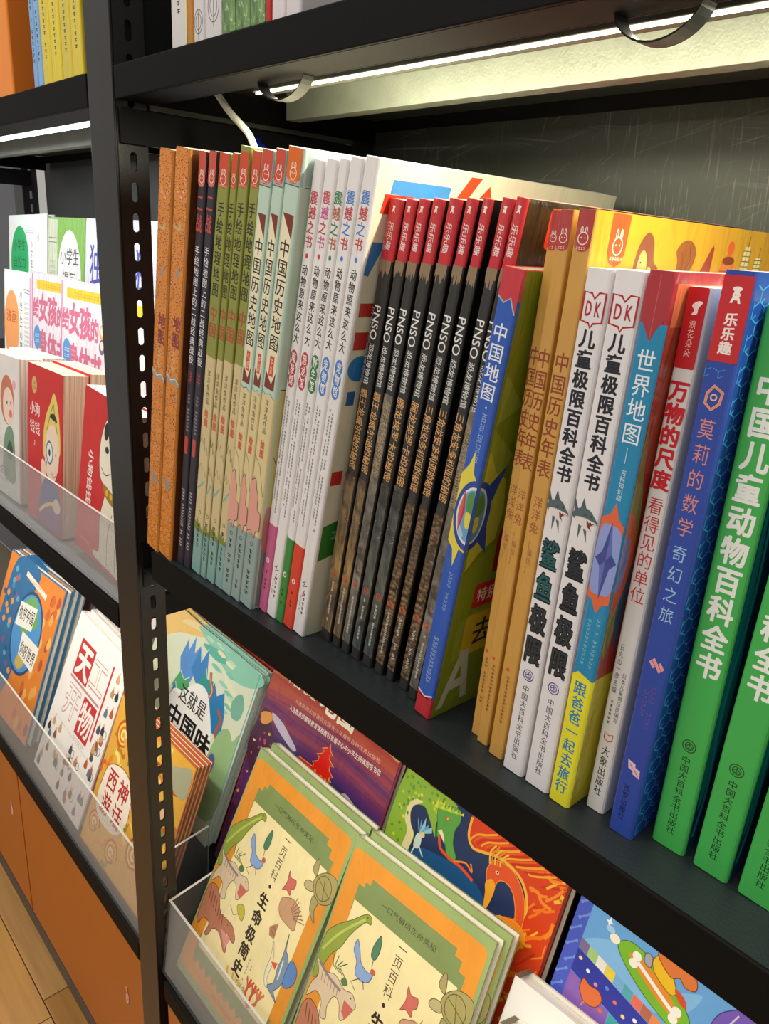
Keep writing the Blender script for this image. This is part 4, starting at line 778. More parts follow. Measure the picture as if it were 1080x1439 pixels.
    tree_blob(p, [(15.3, 15.0), (15.7, 13.4), (16.2, 13.0), (16.9, 12.0), (17.0, 10.6), (16.6, 9.4), (16.2, 8.6), (17.1, 7.9), (15.8, 8.2), (15.0, 8.5), (15.7, 9.4), (15.5, 11.0), (15.6, 12.4)], '#7c92a8', '#2e3f55', 4); tree_blob(p, [(16.9, 12.9), (18.2, 12.6), (18.4, 11.2), (17.6, 10.1), (16.9, 10.3)], '#5a86c0', '#2e4a7c', 4); p.line([(15.9, 12.2), (16.1, 10.0)], .2, '#d6dde0')
    # turtle
    tree_blob(p, [(15.8, 21.4), (16.1, 22.7), (17.4, 23.7), (18.9, 23.6), (19.2, 22.0), (18.7, 20.8), (17.2, 20.2)], '#a59a5e', '#4a4526', 5); p.ring(17.4, 21.9, 1.2, .09, '#5f5a30', 1.3); p.line([(16.3, 22.4), (18.7, 21.4)], .08, '#5f5a30'); p.line([(17.0, 23.2), (17.9, 20.6)], .08, '#5f5a30')
    tree_blob(p, [(15.8, 21.5), (14.9, 21.3), (14.6, 20.7), (15.1, 20.4), (16.1, 20.7)], '#b8ad78', '#4a4526', 4); tree_blob(p, [(16.4, 20.4), (16.6, 19.0), (17.5, 18.2), (17.9, 18.2), (17.3, 19.2), (17.4, 20.2)], '#a59a66', '#4a4526', 4); tree_blob(p, [(15.0, 22.8), (15.2, 24.0), (15.6, 23.9), (15.9, 22.4)], '#a59a66', '#4a4526', 4)
    # ginkgo, coral
    tree_blob(p, [(6.3, 12.3), (7.2, 12.9), (7.9, 12.2), (7.8, 11.3), (6.9, 11.6)], '#c3b83e', '#7a7424', 4); p.line([(6.9, 11.6), (6.2, 11.0), (5.2, 11.6)], .08, '#7a7424')
    for x, c in ((12.6, '#c8553e'), (13.6, '#c8553e'), (14.6, '#d0704a')):
        p.line([(13.4, 4.6), (x-.2, 5.6), (x, 7.4)], .34, c); p.line([(x-.1, 6.2), (x-.7, 7.2)], .24, c); p.line([(x, 6.4), (x+.6, 7.4)], .24, c)
    for x in (8.6, 9.8, 11.0): p.line([(10.4, 4.5), (x, 5.4), (x-.2, 6.0)], .3, '#dfae3c')
    p.hd(7.5, 12, 1.7, .35, '#9a5a20', .4)
na = dict(bands='#93a86a', front='#93a86a', back='#93a86a', hard=True, mt=M_WRAP, cover=c_na)
for k in (1, 0):
    book('na', 'book', ('cream and orange natural history book, front one of the left pair in the tray', 'green-edged book directly behind the left natural history book')[k], G_NA, 1.45, 29.5, 19.15, faceM(.95+(.12 if k else 0), 1.7, -58, 25, 0, 1.45, 19.15, -57.95, k), **na)
for k in (1, 0):
    book('na', 'book', ('tilted cream and orange natural history book, front one of the right pair', 'green-edged book directly behind the right natural history book')[k], G_NA, 1.45, 29.5, 19.15, faceM(21.7+(.5 if k else 0), 1.5, -58, 25, -3.3, 1.45, 19.15, -57.95, k), **na)
# thick white books in front of the blue board game book
G_TW = 'thick white books at the bottom edge'
for i, (x0, yb, h_) in enumerate(((42.2, 3.9, 26.8), (43.6, .9, 25.2))):
    book('tw%d' % i, 'book', ('taller thick white book behind, its white page tops showing', 'shorter thick white book in front at the bottom edge')[i], G_TW, 2.5, h_, 21, faceM(x0, yb, -58, 25, -3, 2.5, 21, -57.95), '#e4e2dd', pages=M_PAGEW, mt=M_COVER, cover=lambda p: (p.poly([(3.4, 22.4), (4.6, 23.6), (5.2, 22.3)], '#2c2a28'), p.vt('百科', 6.2, 20, 14, 2.2, '#3c3a38', .02)),
         extra=[('spine_head_band', (lambda hh: (lambda q: q.box(.0, 2.5, .02, .55, hh-.01, hh+.015)))(h_), M_CARD)])
# rear row
def c_tian(p):
    import math as _m
    cols = ['#6a2b5c', '#7c2f5e', '#913355', '#6d2a66', '#5a2b6e', '#a33d4c', '#7f2b5a', '#52306c']
    p.rect(.35, .4, 25.3, 32.0, '#5c2a60')
    for k in range(16):
        v = 19.5+k*.55; c = ['#3c2a6a', '#4f2c70', '#5c2d6c', '#6a2f66', '#7c335e', '#8f3a54', '#7c3060', '#642c64', '#84345a', '#9c3d4e', '#8a3656', '#a5444a', '#b8503f', '#b44a38', '#a83e30', '#c0602f'][k]
        p.poly([(.35, v-.6+.5*_m.sin(k)), (8, v+.3*_m.sin(k*2.1)), (17, v+.5), (25.3, v-.2), (25.3, v+.7), (14, v+1.2), (6, v+.7), (.35, v+.6)], c)
    p.rect(.35, 28.0, 25.3, 32, '#b8402c'); p.blob([(14, 28.4), (18, 28.9), (22, 28.5), (25, 27.6), (25.2, 29.5), (18, 30.2), (12, 29.4)], '#d9a070', 5); p.blob([(.6, 27.6), (4, 28.3), (9, 27.9), (13, 28.4), (10, 29.1), (3, 29.3)], '#c9603a', 5)
    p.ht('中国地理', 3.2, 9.6, 28.3, 1.7, '#f2e6d0', .02); p.ht('地图', 10.4, 17.4, 28.6, 3.4, '#f6edd8', .04)
    p.ht('入选新闻出版署向全国青少年推荐百种优秀出版物', 6.0, 22.6, 26.0, .62, '#e7b9a0', .0, .02); p.ht('入选教育部基础教育课程教材发展中心中小学生阅读指导书目', 5.4, 23.2, 24.8, .78, '#f4ece4', .02, .02)
    # city lights and red pagoda
    p.blob([(.4, 15), (.4, 21.5), (1.6, 22.6), (2.6, 21.8), (4, 20.2), (6, 19.4), (9, 19.0), (25, 18.8), (25, 10), (10, 10)], '#4a2340', 4)
    for k in range(70): x = random.uniform(.5, 9); v = random.uniform(10, 21-x*.3); p.ell(x, v, random.uniform(.12, .4), random.uniform(.1, .3), random.choice(['#e89a4a', '#f0c070', '#d85a6a', '#b8407a', '#8a3a8a', '#f2d9b0']), 6); p.l -= 1
    p.l += 1
    p.blob([(.5, 21.6), (2, 22.4), (3.2, 22.2), (2.5, 21.0), (1.2, 20.4)], '#e8a04a', 4); p.blob([(2.6, 22.6), (5, 22.4), (7, 21.6), (9, 20.6), (8, 20.2), (4, 21.4)], '#c8c0d8', 4)
    pg = [(14.4, 24.2), (14.7, 23.5), (15.4, 23.1), (14.9, 23.0), (15.0, 22.5), (16.0, 22.0), (15.4, 21.9), (15.5, 21.3), (16.5, 20.8), (15.9, 20.6), (16.0, 19.6), (18.4, 19.6), (18.4, 17.5), (9.5, 17.5), (9.8, 20.2), (12.6, 20.3), (12.7, 20.6), (12.3, 20.8), (13.2, 21.4), (13.2, 21.9), (12.6, 22.0), (13.6, 22.6), (13.7, 23.0), (13.2, 23.1), (14.1, 23.6)]
    p.poly(pg, '#e01c10'); p.line(pg[:12], .14, '#f0a04a'); p.line(pg[14:], .12, '#f0a04a')
    for k in range(22): p.ell(random.uniform(12.5, 17), random.uniform(18.6, 20.4), .22, .12, '#d8a03a', 6); p.l -= 1
    p.l += 1; p.blob([(18.4, 18.2), (18.8, 20.2), (20.6, 20.0), (22, 19.4), (24.6, 19.6), (25, 17)], '#b8a8b0', 4); p.blob([(22.5, 18.6), (23.4, 19.6), (24.6, 19.2), (24, 18.2)], '#a8402c', 3)
book('tian', 'book', 'large purple sunset atlas with a red pagoda leaning behind the green-edged books', None, 1.1, 33.5, 25.6, faceM(-6.6, 9.6, -58, 20, 0, 1.1, 25.6, -51.9), '#7c2f2a', '#7a2f4a', mt=M_WRAP, cover=c_tian)
def c_drag(p):
    p.rect(.3, .3, 21.9, 27.4, '#25345e'); p.blob([(4, 20), (9, 21.6), (13, 21.4), (15, 19), (12, 14), (6, 16)], '#1f5488', 5)
    # phoenix body and wings
    p.poly([(10.0, 27.4), (21.9, 27.4), (21.9, 8), (15, 10), (15.6, 17.8), (16.1, 20.2), (17.2, 20.8), (18.5, 21.2), (18.6, 23.4), (17.6, 24.8), (16.4, 25.4), (15.0, 25.3), (13.4, 25.2), (11.6, 24.6), (10.6, 24.9), (10.2, 26.0)], '#d9421a')
    random.seed(3)
    for k in range(34):
        x = random.uniform(16.4, 21.4); v = random.uniform(10, 27); L = random.uniform(1.4, 3.6); a = random.uniform(-.5, 1.1)
        pts = [(x, v), (x+L*.3*math.cos(a)+.2, v+L*.3*math.sin(a)+.3), (x+L*.65*math.cos(a)-.1, v+L*.65*math.sin(a)+.1), (x+L*math.cos(a), v+L*math.sin(a)+.4)]
        pts = [(min(q[0], 21.7), min(q[1], 27.3)) for q in pts]; p.line(smooth(pts, 4, False), random.uniform(.14, .34), random.choice(['#f0a02a', '#f4b93c', '#ee7a1c', '#c9301a', '#f08a24'])); p.l -= 1
    p.l += 1
    for k in range(16):
        x = 10.6+k*.48; p.line(smooth([(x, 25.0+.05*k), (x+.6, 25.9), (x+1.7, 26.5), (x+2.8, 27.2)], 4, False), .2, ('#f4a52e', '#e85f1c', '#c93018')[k % 3]); p.l -= 1
    p.l += 1
    p.line(smooth([(10.1, 27.2), (10.3, 25.4), (11.2, 24.5), (12.6, 24.8), (14.2, 25.3), (16.4, 25.2), (17.9, 24.4), (18.8, 22.8), (18.6, 21.2)], 5, False), .3, '#f3b238')
    tree_blob(p, [(13.5, 23.6), (14.0, 24.8), (15.0, 25.1), (16.4, 25.0), (17.8, 24.0), (18.7, 22.4), (18.9, 20.6), (18.1, 21.0), (17.6, 22.2), (16.8, 23.3), (15.8, 23.6), (15.1, 23.2), (14.9, 22.2), (14.9, 21.0), (14.5, 20.0), (14.2, 21.2), (13.9, 22.4)], '#e2562a', '#f2a63c', 4)
    tree_blob(p, [(13.8, 22.3), (14.2, 21.2), (14.5, 19.6), (14.9, 20.6), (15.0, 22.4), (14.4, 23.0)], '#f2a52e', None, 4); p.ell(14.7, 23.9, .22, .16, '#f8e0a0', 10); p.ell(14.72, 23.9, .09, .09, '#231008', 8)
    for k in range(5): p.line(smooth([(13.6+k*.3, 24.2+.1*k), (13.3+k*.35, 25.3), (13.7+k*.4, 26.2+.1*(k % 2))], 4, False), .18, ('#f4bf3e', '#ee8a24')[k % 2])
    tree_blob(p, [(15.9, 19.8), (17.1, 20.6), (18.4, 20.9), (19.6, 20.0), (18.6, 17), (17.4, 13), (16, 12), (15.6, 16)], '#ee8f22', '#f3b43a', 4)
    # dragon
    tree_blob(p, [(.3, 27.3), (.3, 17), (3.9, 16.5), (3.7, 19.3), (3.9, 21.4), (2.9, 22.3), (2.4, 23.6), (2.7, 24.4), (4.0, 24.9), (4.9, 24.3), (6.0, 23.2), (6.5, 22.8), (6.1, 24.3), (6.8, 25.1), (8.0, 27.2), (4, 27.35)], '#8fb63a', '#4f7a24', 4)
    p.blob([(2.6, 17), (2.7, 19.6), (2.8, 21.4), (2.0, 22.4), (1.9, 24.0), (2.6, 25.0), (3.6, 25.3), (3.4, 24.9), (2.7, 24.3), (2.5, 23.4), (3.0, 22.3), (3.8, 21.4), (3.7, 19.4), (3.6, 17)], '#e8dba4', 4)
    for k in range(60):
        x = random.uniform(.5, 2.4) if k % 2 else random.uniform(.6, 7.2); v = random.uniform(18, 26.6) if k % 2 else random.uniform(25.2, 27)
        p.ell(x, v, .22, .16, random.choice(['#c6cf3e', '#6fa03a', '#4f9a5a', '#d8dc56', '#5f8f2e']), 7, random.random()*3); p.l -= 1
    p.l += 1
    tree_blob(p, [(5.8, 25.6), (6.9, 26.6), (8.4, 27.0), (8.9, 25.9), (8.6, 24.8), (8.9, 23.4), (9.7, 22.4), (9.4, 21.7), (8.6, 21.8), (8.0, 22.8), (7.3, 23.4), (6.7, 23.0), (6.3, 24.2)], '#5fa347', '#2f6a34', 4)
    for k in range(9): p.poly([(5.2+k*.42, 25.6+.12*k), (5.5+k*.44, 26.9+.06*(k % 3)), (5.7+k*.42, 25.7+.12*k)], ('#d5d944', '#a9c83a')[k % 2])
    p.ell(7.3, 25.4, .3, .2, '#d8452a', 10); p.ell(7.3, 25.4, .1, .14, '#f0d060', 8); p.poly([(6.6, 23.6), (7.2, 23.3), (7.9, 22.8), (7.5, 23.6), (7.0, 24.0)], '#f0e6c0')
    p.line(smooth([(7.0, 23.2), (7.6, 22.2), (9.0, 21.9), (10.6, 21.9), (12.4, 21.5)], 5, False), .34, '#e2502a'); p.line(smooth([(9.6, 21.9), (11.0, 22.6), (12.0, 22.2), (11.6, 22.9)], 5, False), .2, '#ee8a34')
    for k in range(5): p.poly([(4.4, 21.9), (3.6+k*.55, 23.5+(.5 if k == 2 else 0)), (4.0+k*.5, 22.9)], ('#8fc8dc', '#6aa0c8')[k % 2])
    p.ell(4.9, 22.1, .35, .3, '#e8d07a', 10); p.blob([(4.2, 21.9), (4.9, 21.8), (5.0, 20.6), (4.2, 20.4)], '#cfe0d8', 3); p.line([(4.9, 20.8), (5.8, 20.0)], .16, '#d8e4dc'); p.line([(4.4, 20.5), (4.2, 19.2)], .16, '#d8e4dc')
    random.seed(11)
book('drag', 'book', 'dark blue book with a green dragon and an orange phoenix on its cover', None, 1.5, 27.75, 22.2, faceM(19.9, 9.8, -58, 20, -.8, 1.5, 22.2, -51.9), '#3a2c2a', '#7e2a18', mt=M_COVER, cover=c_drag, pages=M_PAGEW)
def c_game(p):
    p.rect(.3, .3, 25.5, 31.5, '#6aa6e4'); p.rect(.05, .3, 1.35, 31.5, '#4c5cc8')
    for k in range(14): x = .7+.25*math.sin(k*2); v = 12+k*1.4; p.line([(x-.35, v-.3), (x+.35, v+.35)], .16, '#6f92e6'); p.ell(x+.38, v+.4, .16, .16, '#6f92e6', 8); p.ell(x-.38, v-.35, .16, .16, '#6f92e6', 8)
    p.blob([(1.5, 24), (5, 26), (9, 25), (12, 26.5), (10, 23), (4, 22.6)], '#84bdf0', 5)
    for x, v in ((3.2, 27.0), (6.2, 28.6), (10.9, 27.4), (12.9, 28.4)): p.poly([(x, v+.45), (x+.12, v+.1), (x+.4, v), (x+.12, v-.1), (x, v-.45), (x-.12, v-.1), (x-.4, v), (x-.12, v+.1)], '#f4f8fb')
    # tiled road
    tc = ['#7d6f9a', '#a8cc7a', '#efe8dc', '#ecd040', '#7ab0e0', '#5aa8b8', '#e8705a', '#b86a4a', '#e88a4a', '#9cc870', '#6a5a90', '#54a8b4', '#e86a5a']
    def A(u, v): return (1.35+u, 23.2+v-u*.22)
    for k in range(16): p.poly([A(k*.95, .05), A(k*.95+.92, .05), A(k*.95+.92, 1.0), A(k*.95, 1.0)], tc[k % 13])
    p.poly([A(0, 0), A(16, 0), A(16, -2.2), A(0, -2.2)], '#3138a4')
    for k in range(16): q = A(.5+k*1.0, -.6-1.0*(k*.37 % 1)); p.ell(q[0], q[1], .2, .17, ['#ecd88a', '#f0f0f0', '#e88aa0', '#5a8ad8', '#e8704a'][k % 5], 10)
    p.poly([A(0, -2.25), A(4.3, -2.25), A(4.3, -9), A(0, -9)], '#8b63b8'); p.poly([A(4.4, -2.25), A(12, -2.25), A(12, -9), A(4.4, -9)], '#3fa8a8')
    tree_blob(p, [(2.6, 20.2), (2.7, 21.1), (3.4, 20.9), (4.3, 21.0), (4.8, 20.4), (4.4, 19.5), (3.4, 19.3), (2.9, 19.7)], '#e0703a', '#7a2f1a', 4); p.ell(4.9, 19.6, .22, .18, '#e0703a', 8); p.line([(3.4, 19.3), (3.2, 18.8)], .1, '#e0a03a')
    # bone surf board with an orange animal rider
    bd = [(4.5, 25.7), (5.2, 26.6), (6.8, 26.6), (9.2, 25.8), (11.2, 24.6), (12.0, 23.4), (11.6, 22.6), (10.2, 22.6), (7.8, 23.4), (5.6, 24.6)]
    tree_blob(p, bd, '#7cba2c', '#3f6a1c', 5); p.blob([(5.6, 25.6), (6.8, 25.9), (9.4, 25.0), (11.0, 23.6), (10.2, 23.4), (8.0, 24.2)], '#e8902f', 4); p.line([(6.5, 25.5), (10.4, 23.7)], .34, '#f7f4ec')
    for x, v in ((6.3, 25.9), (6.2, 25.2), (10.6, 24.0), (10.5, 23.3)): p.ell(x, v, .42, .4, '#f7f4ec', 14)
    p.ell(4.1, 26.0, .5, .42, '#f6efdc', 12); p.ell(3.5, 26.5, .45, .3, '#a8d0f4', 12)
    tree_blob(p, [(7.6, 26.5), (8.0, 27.2), (9.2, 26.6), (10.1, 25.4), (9.7, 24.9), (8.6, 25.3), (7.9, 25.8)], '#f0c022', '#8a6210', 4)
    tree_blob(p, [(7.8, 27.3), (8.0, 28.3), (8.9, 28.7), (9.7, 28.4), (10.2, 27.6), (11.2, 27.3), (11.4, 26.5), (10.6, 26.2), (10.0, 26.6), (9.4, 26.2), (8.5, 26.6)], '#e07a3a', '#7a3618', 4); p.ell(9.3, 27.9, .2, .22, '#f8f4ea', 10); p.ell(9.35, 27.9, .08, .1, '#201008', 8); p.ell(8.0, 28.4, .35, .3, '#7a3a22', 10)
    tree_blob(p, [(9.9, 25.6), (10.8, 25.4), (11.2, 24.7), (10.5, 24.8)], '#d8502a', None, 3); tree_blob(p, [(7.0, 25.9), (6.9, 26.7), (7.5, 26.7), (7.6, 25.8)], '#a8a8b4', '#5a5a66', 3)
    tree_blob(p, [(13.2, 20), (13.2, 25), (14.2, 27.0), (16.5, 28.3), (22, 28), (22, 18)], '#7a5ac0', '#3f2f80', 5)
    for k in range(5): p.line(smooth([(13.8+k*1.6, 20), (13.9+k*1.6, 24), (14.8+k*1.6, 27)], 5, False), .12, '#d8cdea')
book('game', 'book', 'blue board-game book with a green surf board carrying a bone', None, 1.4, 32, 26, faceM(43.0, 9.9, -58, 20, -.5, 1.4, 26, -51.9), '#7c1f18', '#6a6fd0', mt=M_COVER, cover=c_game)
def c_red(p):
    p.rect(.3, .3, 27, 31.6, '#c23a26')
    for k in range(9): p.vt('志', 3+k*2.9, 31.4, 28.0, 2.3, '#efe3c2', .05)
    p.ht('中国地理图志', 2, 26, 26.6, 2.6, '#e8dcb4', .04); p.ell(13, 20, 8, 5, '#d8c48a', 24)
book('red', 'book', 'red book with cream characters behind the landscape picture book', None, 1.2, 32.8, 27, faceM(-33.5, 12.6, -58, 20, 0, 1.2, 27, -51.9), '#b8331f', '#c23a26', mt=M_COVER, cover=c_red)
def c_land(p):
    p.rect(.25, .2, 27.7, 26.25, '#dfe6cc'); p.blob([(.3, 20), (6, 23), (11, 24.5), (14, 26.1), (.3, 26.1)], '#f0c878', 5); p.blob([(6, 24.8), (11, 25.4), (16, 26.1), (9, 26.2)], '#f4dca0', 4)
    p.blob([(11, 26.2), (16, 24.3), (22, 22.8), (27.4, 24), (27.4, 26.2)], '#8fd0b8', 5); p.blob([(13, 24.2), (17, 23.4), (20, 24.2), (17, 25.0)], '#5fb8a8', 4)
    for k in range(26): x = random.uniform(11, 27); v = random.uniform(18, 26); p.blob([(x-1.2, v), (x-.4, v+.4), (x+1.2, v+.1), (x+.3, v-.3)], random.choice(['#bfe0c4', '#7cc8b4', '#e8ecc0', '#9cd4cc', '#f0e8b8']), 3); p.l -= 1
    p.l += 1
    mt_ = [('#5a94d8', [(8.4, 20), (9.2, 23.4), (10.0, 21.8), (10.8, 24.4), (11.7, 22.0), (12.6, 23.6), (13.4, 20.4), (12.8, 17.8), (10, 17.2)]), ('#3f86c8', [(12.0, 19.6), (12.8, 23.6), (13.9, 21.6), (14.8, 24.2), (15.9, 21.6), (16.9, 19.6), (15, 17.8)]), ('#2f9a9a', [(14.6, 18.4), (15.6, 21.4), (16.6, 20.2), (18.2, 20.6), (18.6, 18.2), (17, 17.0)]), ('#2c7fb8', [(17.6, 17.2), (18.6, 20.6), (20.0, 19.2), (21.4, 20.4), (23.0, 17.2), (23.6, 14.2), (20.6, 14.0)]), ('#4fa86a', [(8.4, 15.4), (9.6, 18.2), (11.2, 17.4), (12.4, 18.4), (13.2, 16.0), (10, 14.6)]), ('#3a78b4', [(8.2, 12), (9.2, 16.2), (10.6, 14.6), (11.6, 12.6)])]
    for c, q in mt_: p.poly(q, c); p.line(q[1:4], .16, '#cfe4f0')
    p.blob([(8.4, 9), (9, 14.6), (11.8, 16.0), (14.4, 18.4), (17.4, 18.6), (19.6, 16.4), (21.8, 13.0), (22.6, 9.6), (19, 5), (10, 4)], '#f4f4f0', 5)
    p.ht('这就是', 11.0, 18.8, 15.6, 2.9, '#2a2a28', .025); p.ht('中国味', 9.4, 22.2, 11.6, 3.6, '#1f1f1e', .035)
    # winding stone wall and lower hills
    w_ = smooth([(17.0, 21.4), (17.6, 20.2), (18.6, 19.2), (18.3, 17.9)], 5, False); p.line(w_, .6, '#b8623a'); p.line(w_, .14, '#f0d8a0')
    w_ = smooth([(21.2, 17.6), (22.6, 16.4), (22.2, 14.6), (23.4, 13.2), (23.0, 12.0)], 5, False); p.line(w_, .55, '#b8623a')
    p.blob([(22.6, 13.8), (24.6, 16.4), (26.4, 15.4), (27.4, 16.4), (27.4, 4), (22, 4)], '#9fc48a', 4); p.blob([(23.6, 20.2), (25, 22.0), (26.4, 20.8), (26.2, 18.6), (24.4, 18.2)], '#7cb8a0', 4); p.ell(23.3, 10.4, 1.0, 1.5, '#5a6a90', 16); p.ring(23.3, 10.4, .9, .14, '#8a9ac0', 1.4)
    p.line([(27.5, .3), (27.5, 26.2)], .1, '#5aa8c0')
for k in (1, 0):
    book('land', 'book', ('large watercolour mountain picture book seen past the post', 'copy of the mountain picture book directly behind it')[k], 'mountain picture books behind the post', .85, 26.3, 27.9, faceM(-36.6, 9.4, -58, 20, 1.5, .85, 27.9, -51.9, k), '#9cd8dc', '#bfe2dc', mt=M_COVER, cover=c_land, pages=M_PAGEW)

# ================================================================ bottom left bay
G_FI = 'orange myth books in the tray left of the post'
def c_fire(p):
    p.rect(.2, .2, 22.0, 23.3, '#e0aa3c')
    random.seed(5)
    for k in range(60):
        x = random.uniform(1, 23); v = random.uniform(1, 22.5); L = random.uniform(1.5, 4); a = random.uniform(-2.6, .6)
        p.line([(min(21.9, max(.3, q[0])), min(23.2, max(.3, q[1]))) for q in smooth([(x, v), (x+L*.4*math.cos(a), v+L*.4*math.sin(a)+.5), (x+L*.7*math.cos(a)+.5, v+L*.7*math.sin(a)), (x+L*math.cos(a), v+L*math.sin(a)+.7)], 4, False)], random.uniform(.2, .8), random.choice(['#e8842a', '#d8641c', '#f2cf5a', '#c94f1a', '#f4dc7a', '#b87a2a', '#8a8f3a'])); p.l -= 1
    p.l += 1
    for cx, cy, R0 in ((14.5, 17.0, 3.0), (18.4, 10.0, 3.2), (10.5, 14.5, 2.4), (14.6, 6.0, 2.6), (3.6, 18.4, 2.4), (8.4, 20.4, 2.0), (19.4, 19.6, 2.2), (2.6, 4.0, 1.8), (9.0, 3.0, 2.0)):
        for q, c in ((1., '#c9561a'), (.78, '#f2c84e'), (.56, '#d8701e'), (.34, '#f6e09a')):
            p.line(smooth([(cx+R0*q*math.cos(a*.9)*(1-.06*a), cy+R0*q*math.sin(a*.9)*(1-.06*a)) for a in range(7)], 4, False), .42, c)
    p.blob([(12.4, 22.6), (14.6, 20.8), (18, 21.4), (21.4, 22.6), (21.8, 19.0), (19.4, 18.2), (16, 19.6)], '#a8a888', 4); p.ell(17.6, 14.2, 1.5, 1.9, '#b5562a', 16); p.ell(17.6, 14.4, .9, 1.1, '#e8b890', 14); p.blob([(15.2, 12.4), (17.4, 12.9), (20, 12.2), (19.6, 9.8), (16, 9.6)], '#7d8f5a', 4)
    p.blob([(1.4, 9.4), (2.2, 13.0), (6.0, 14.4), (9.6, 13.2), (10.8, 9.4), (9.2, 5.8), (5, 5.0), (2, 6.2)], '#f4ead8', 5); p.line(smooth([(1.4, 9.4), (2.2, 13.0), (6.0, 14.4), (9.6, 13.2), (10.8, 9.4)], 5, False), .16, '#b8502a')
    p.vt('西游', 4.2, 13.4, 6.0, 3.0, '#b8242a', .03); p.vt('神话', 7.8, 13.4, 6.0, 3.0, '#b8242a', .03)
    random.seed(12)
for k in (3, 2, 1, 0):
    book('fire', 'book', ('orange swirling myth picture book, front one beside the post', 'second orange myth book in the stack beside the post', 'third orange myth book in the stack beside the post', 'rearmost orange myth book in the stack beside the post')[k], G_FI, .48, 23.6, 22.2, faceM(-28.3+k*.06, 1.4, -58, 20, 0, .48, 22.2, -57.95, k), '#b8501c', '#c2601f', '#8f3f1c', mt=M_COVER, cover=c_fire, pages=M_PAGEW, hard=True)
G_TG = 'white craft-history books with red square characters'
def c_tg(p):
    p.rect(.25, .2, 19.2, 27.2, '#efebe6'); RD_ = '#c22f33'
    p.rect(3.4, 18.4, 9.0, 24.6, RD_); p.rect(9.6, 11.0, 14.4, 17.3, RD_); p.rect(3.2, 17.7, 14.6, 18.1, '#b8898a'); p.rect(15.0, 12.4, 15.5, 25.2, RD_)
    p.gl('天', 6.2, 21.5, 5.0, 5.8, '#f6efe8', .04); p.l += 1
    for ch, u, v in (('工', 11.8, 21.5), ('开', 6.2, 14.4)):
        p.gl(ch, u, v, 5.2, 5.9, '#c98f8c', .045); p.l += 1; p.gl(ch, u, v, 5.2, 5.9, '#efebe6', .025); p.l += 1
    p.gl('物', 12.0, 14.1, 4.6, 5.6, '#f6efe8', .03); p.l += 1; p.hd(9.8, 14, 10.4, .4, '#b89a98', .4)
    p.line([(2.2, 10.4), (18.8, 9.6)], .05, '#a8a29c')
    for k in range(46):
        x = random.uniform(1.0, 18.6); v = random.uniform(1, 9.2) if k < 30 else random.uniform(9, 25)
        if k >= 30: x = random.uniform(16.0, 18.8)
        c = random.choice(['#8a5a3c', '#c08a5a', '#4a4a5a', '#7a6a9a', '#b85a3a', '#5a7a8a', '#2f2f38', '#c9a27a'])
        p.blob([(x-.5, v-.6), (x-.4, v+.3), (x, v+.8), (x+.5, v+.2), (x+.45, v-.6)], c, 3); p.ell(x, v+.95, .24, .26, '#e2b894', 8); p.l -= 2
        if k % 4 == 0: p.ring(x+.9, v-.2, .5, .1, '#3a3a44', .62)
    p.l += 3
for k in (1, 0):
    book('tg', 'book', ('white craft-history book with red squares in the lower left tray', 'copy directly behind the white craft-history book')[k], G_TG, 1.3, 27.9, 19.6, faceM(-49.0+k*.5, 1.4, -58, 20, 2.5, 1.3, 19.6, -57.95, k), '#e6dedb', '#efe9e6', mt=M_COVER, cover=c_tg, pages=M_PAGEW)
book('tgb', 'book', 'white book with large red characters, rear row behind the craft-history book', G_TG, 1.2, 30.5, 22, faceM(-60.4, 10.2, -58, 20, 1, 1.2, 22, -51.9), '#efe9e6', mt=M_COVER, cover=lambda p: (p.ht('天工', 2.6, 12.6, 26.0, 5.0, '#c96a68', .02), p.rect(13.4, 19.4, 20.6, 29.0, '#c83238'), p.ht('开', 13.6, 20.4, 24.6, 6.4, '#f4ece8', .03)), pages=M_PAGEW)
book('pur', 'book', 'purple and orange book, rear row at left behind the orange map books', None, 1.2, 29.8, 20, faceM(-81.6, 10.2, -58, 20, 1, 1.2, 20, -51.9), '#70405e', '#8a4a50', mt=M_COVER, cover=lambda p: (p.rect(.3, .3, 19.7, 29.4, '#8a4a50'), p.blob([(15, 20), (16, 27), (19.4, 28), (19.4, 19)], '#e8702a', 4)))
G_OM = 'orange and blue world picture books in the lower left tray'
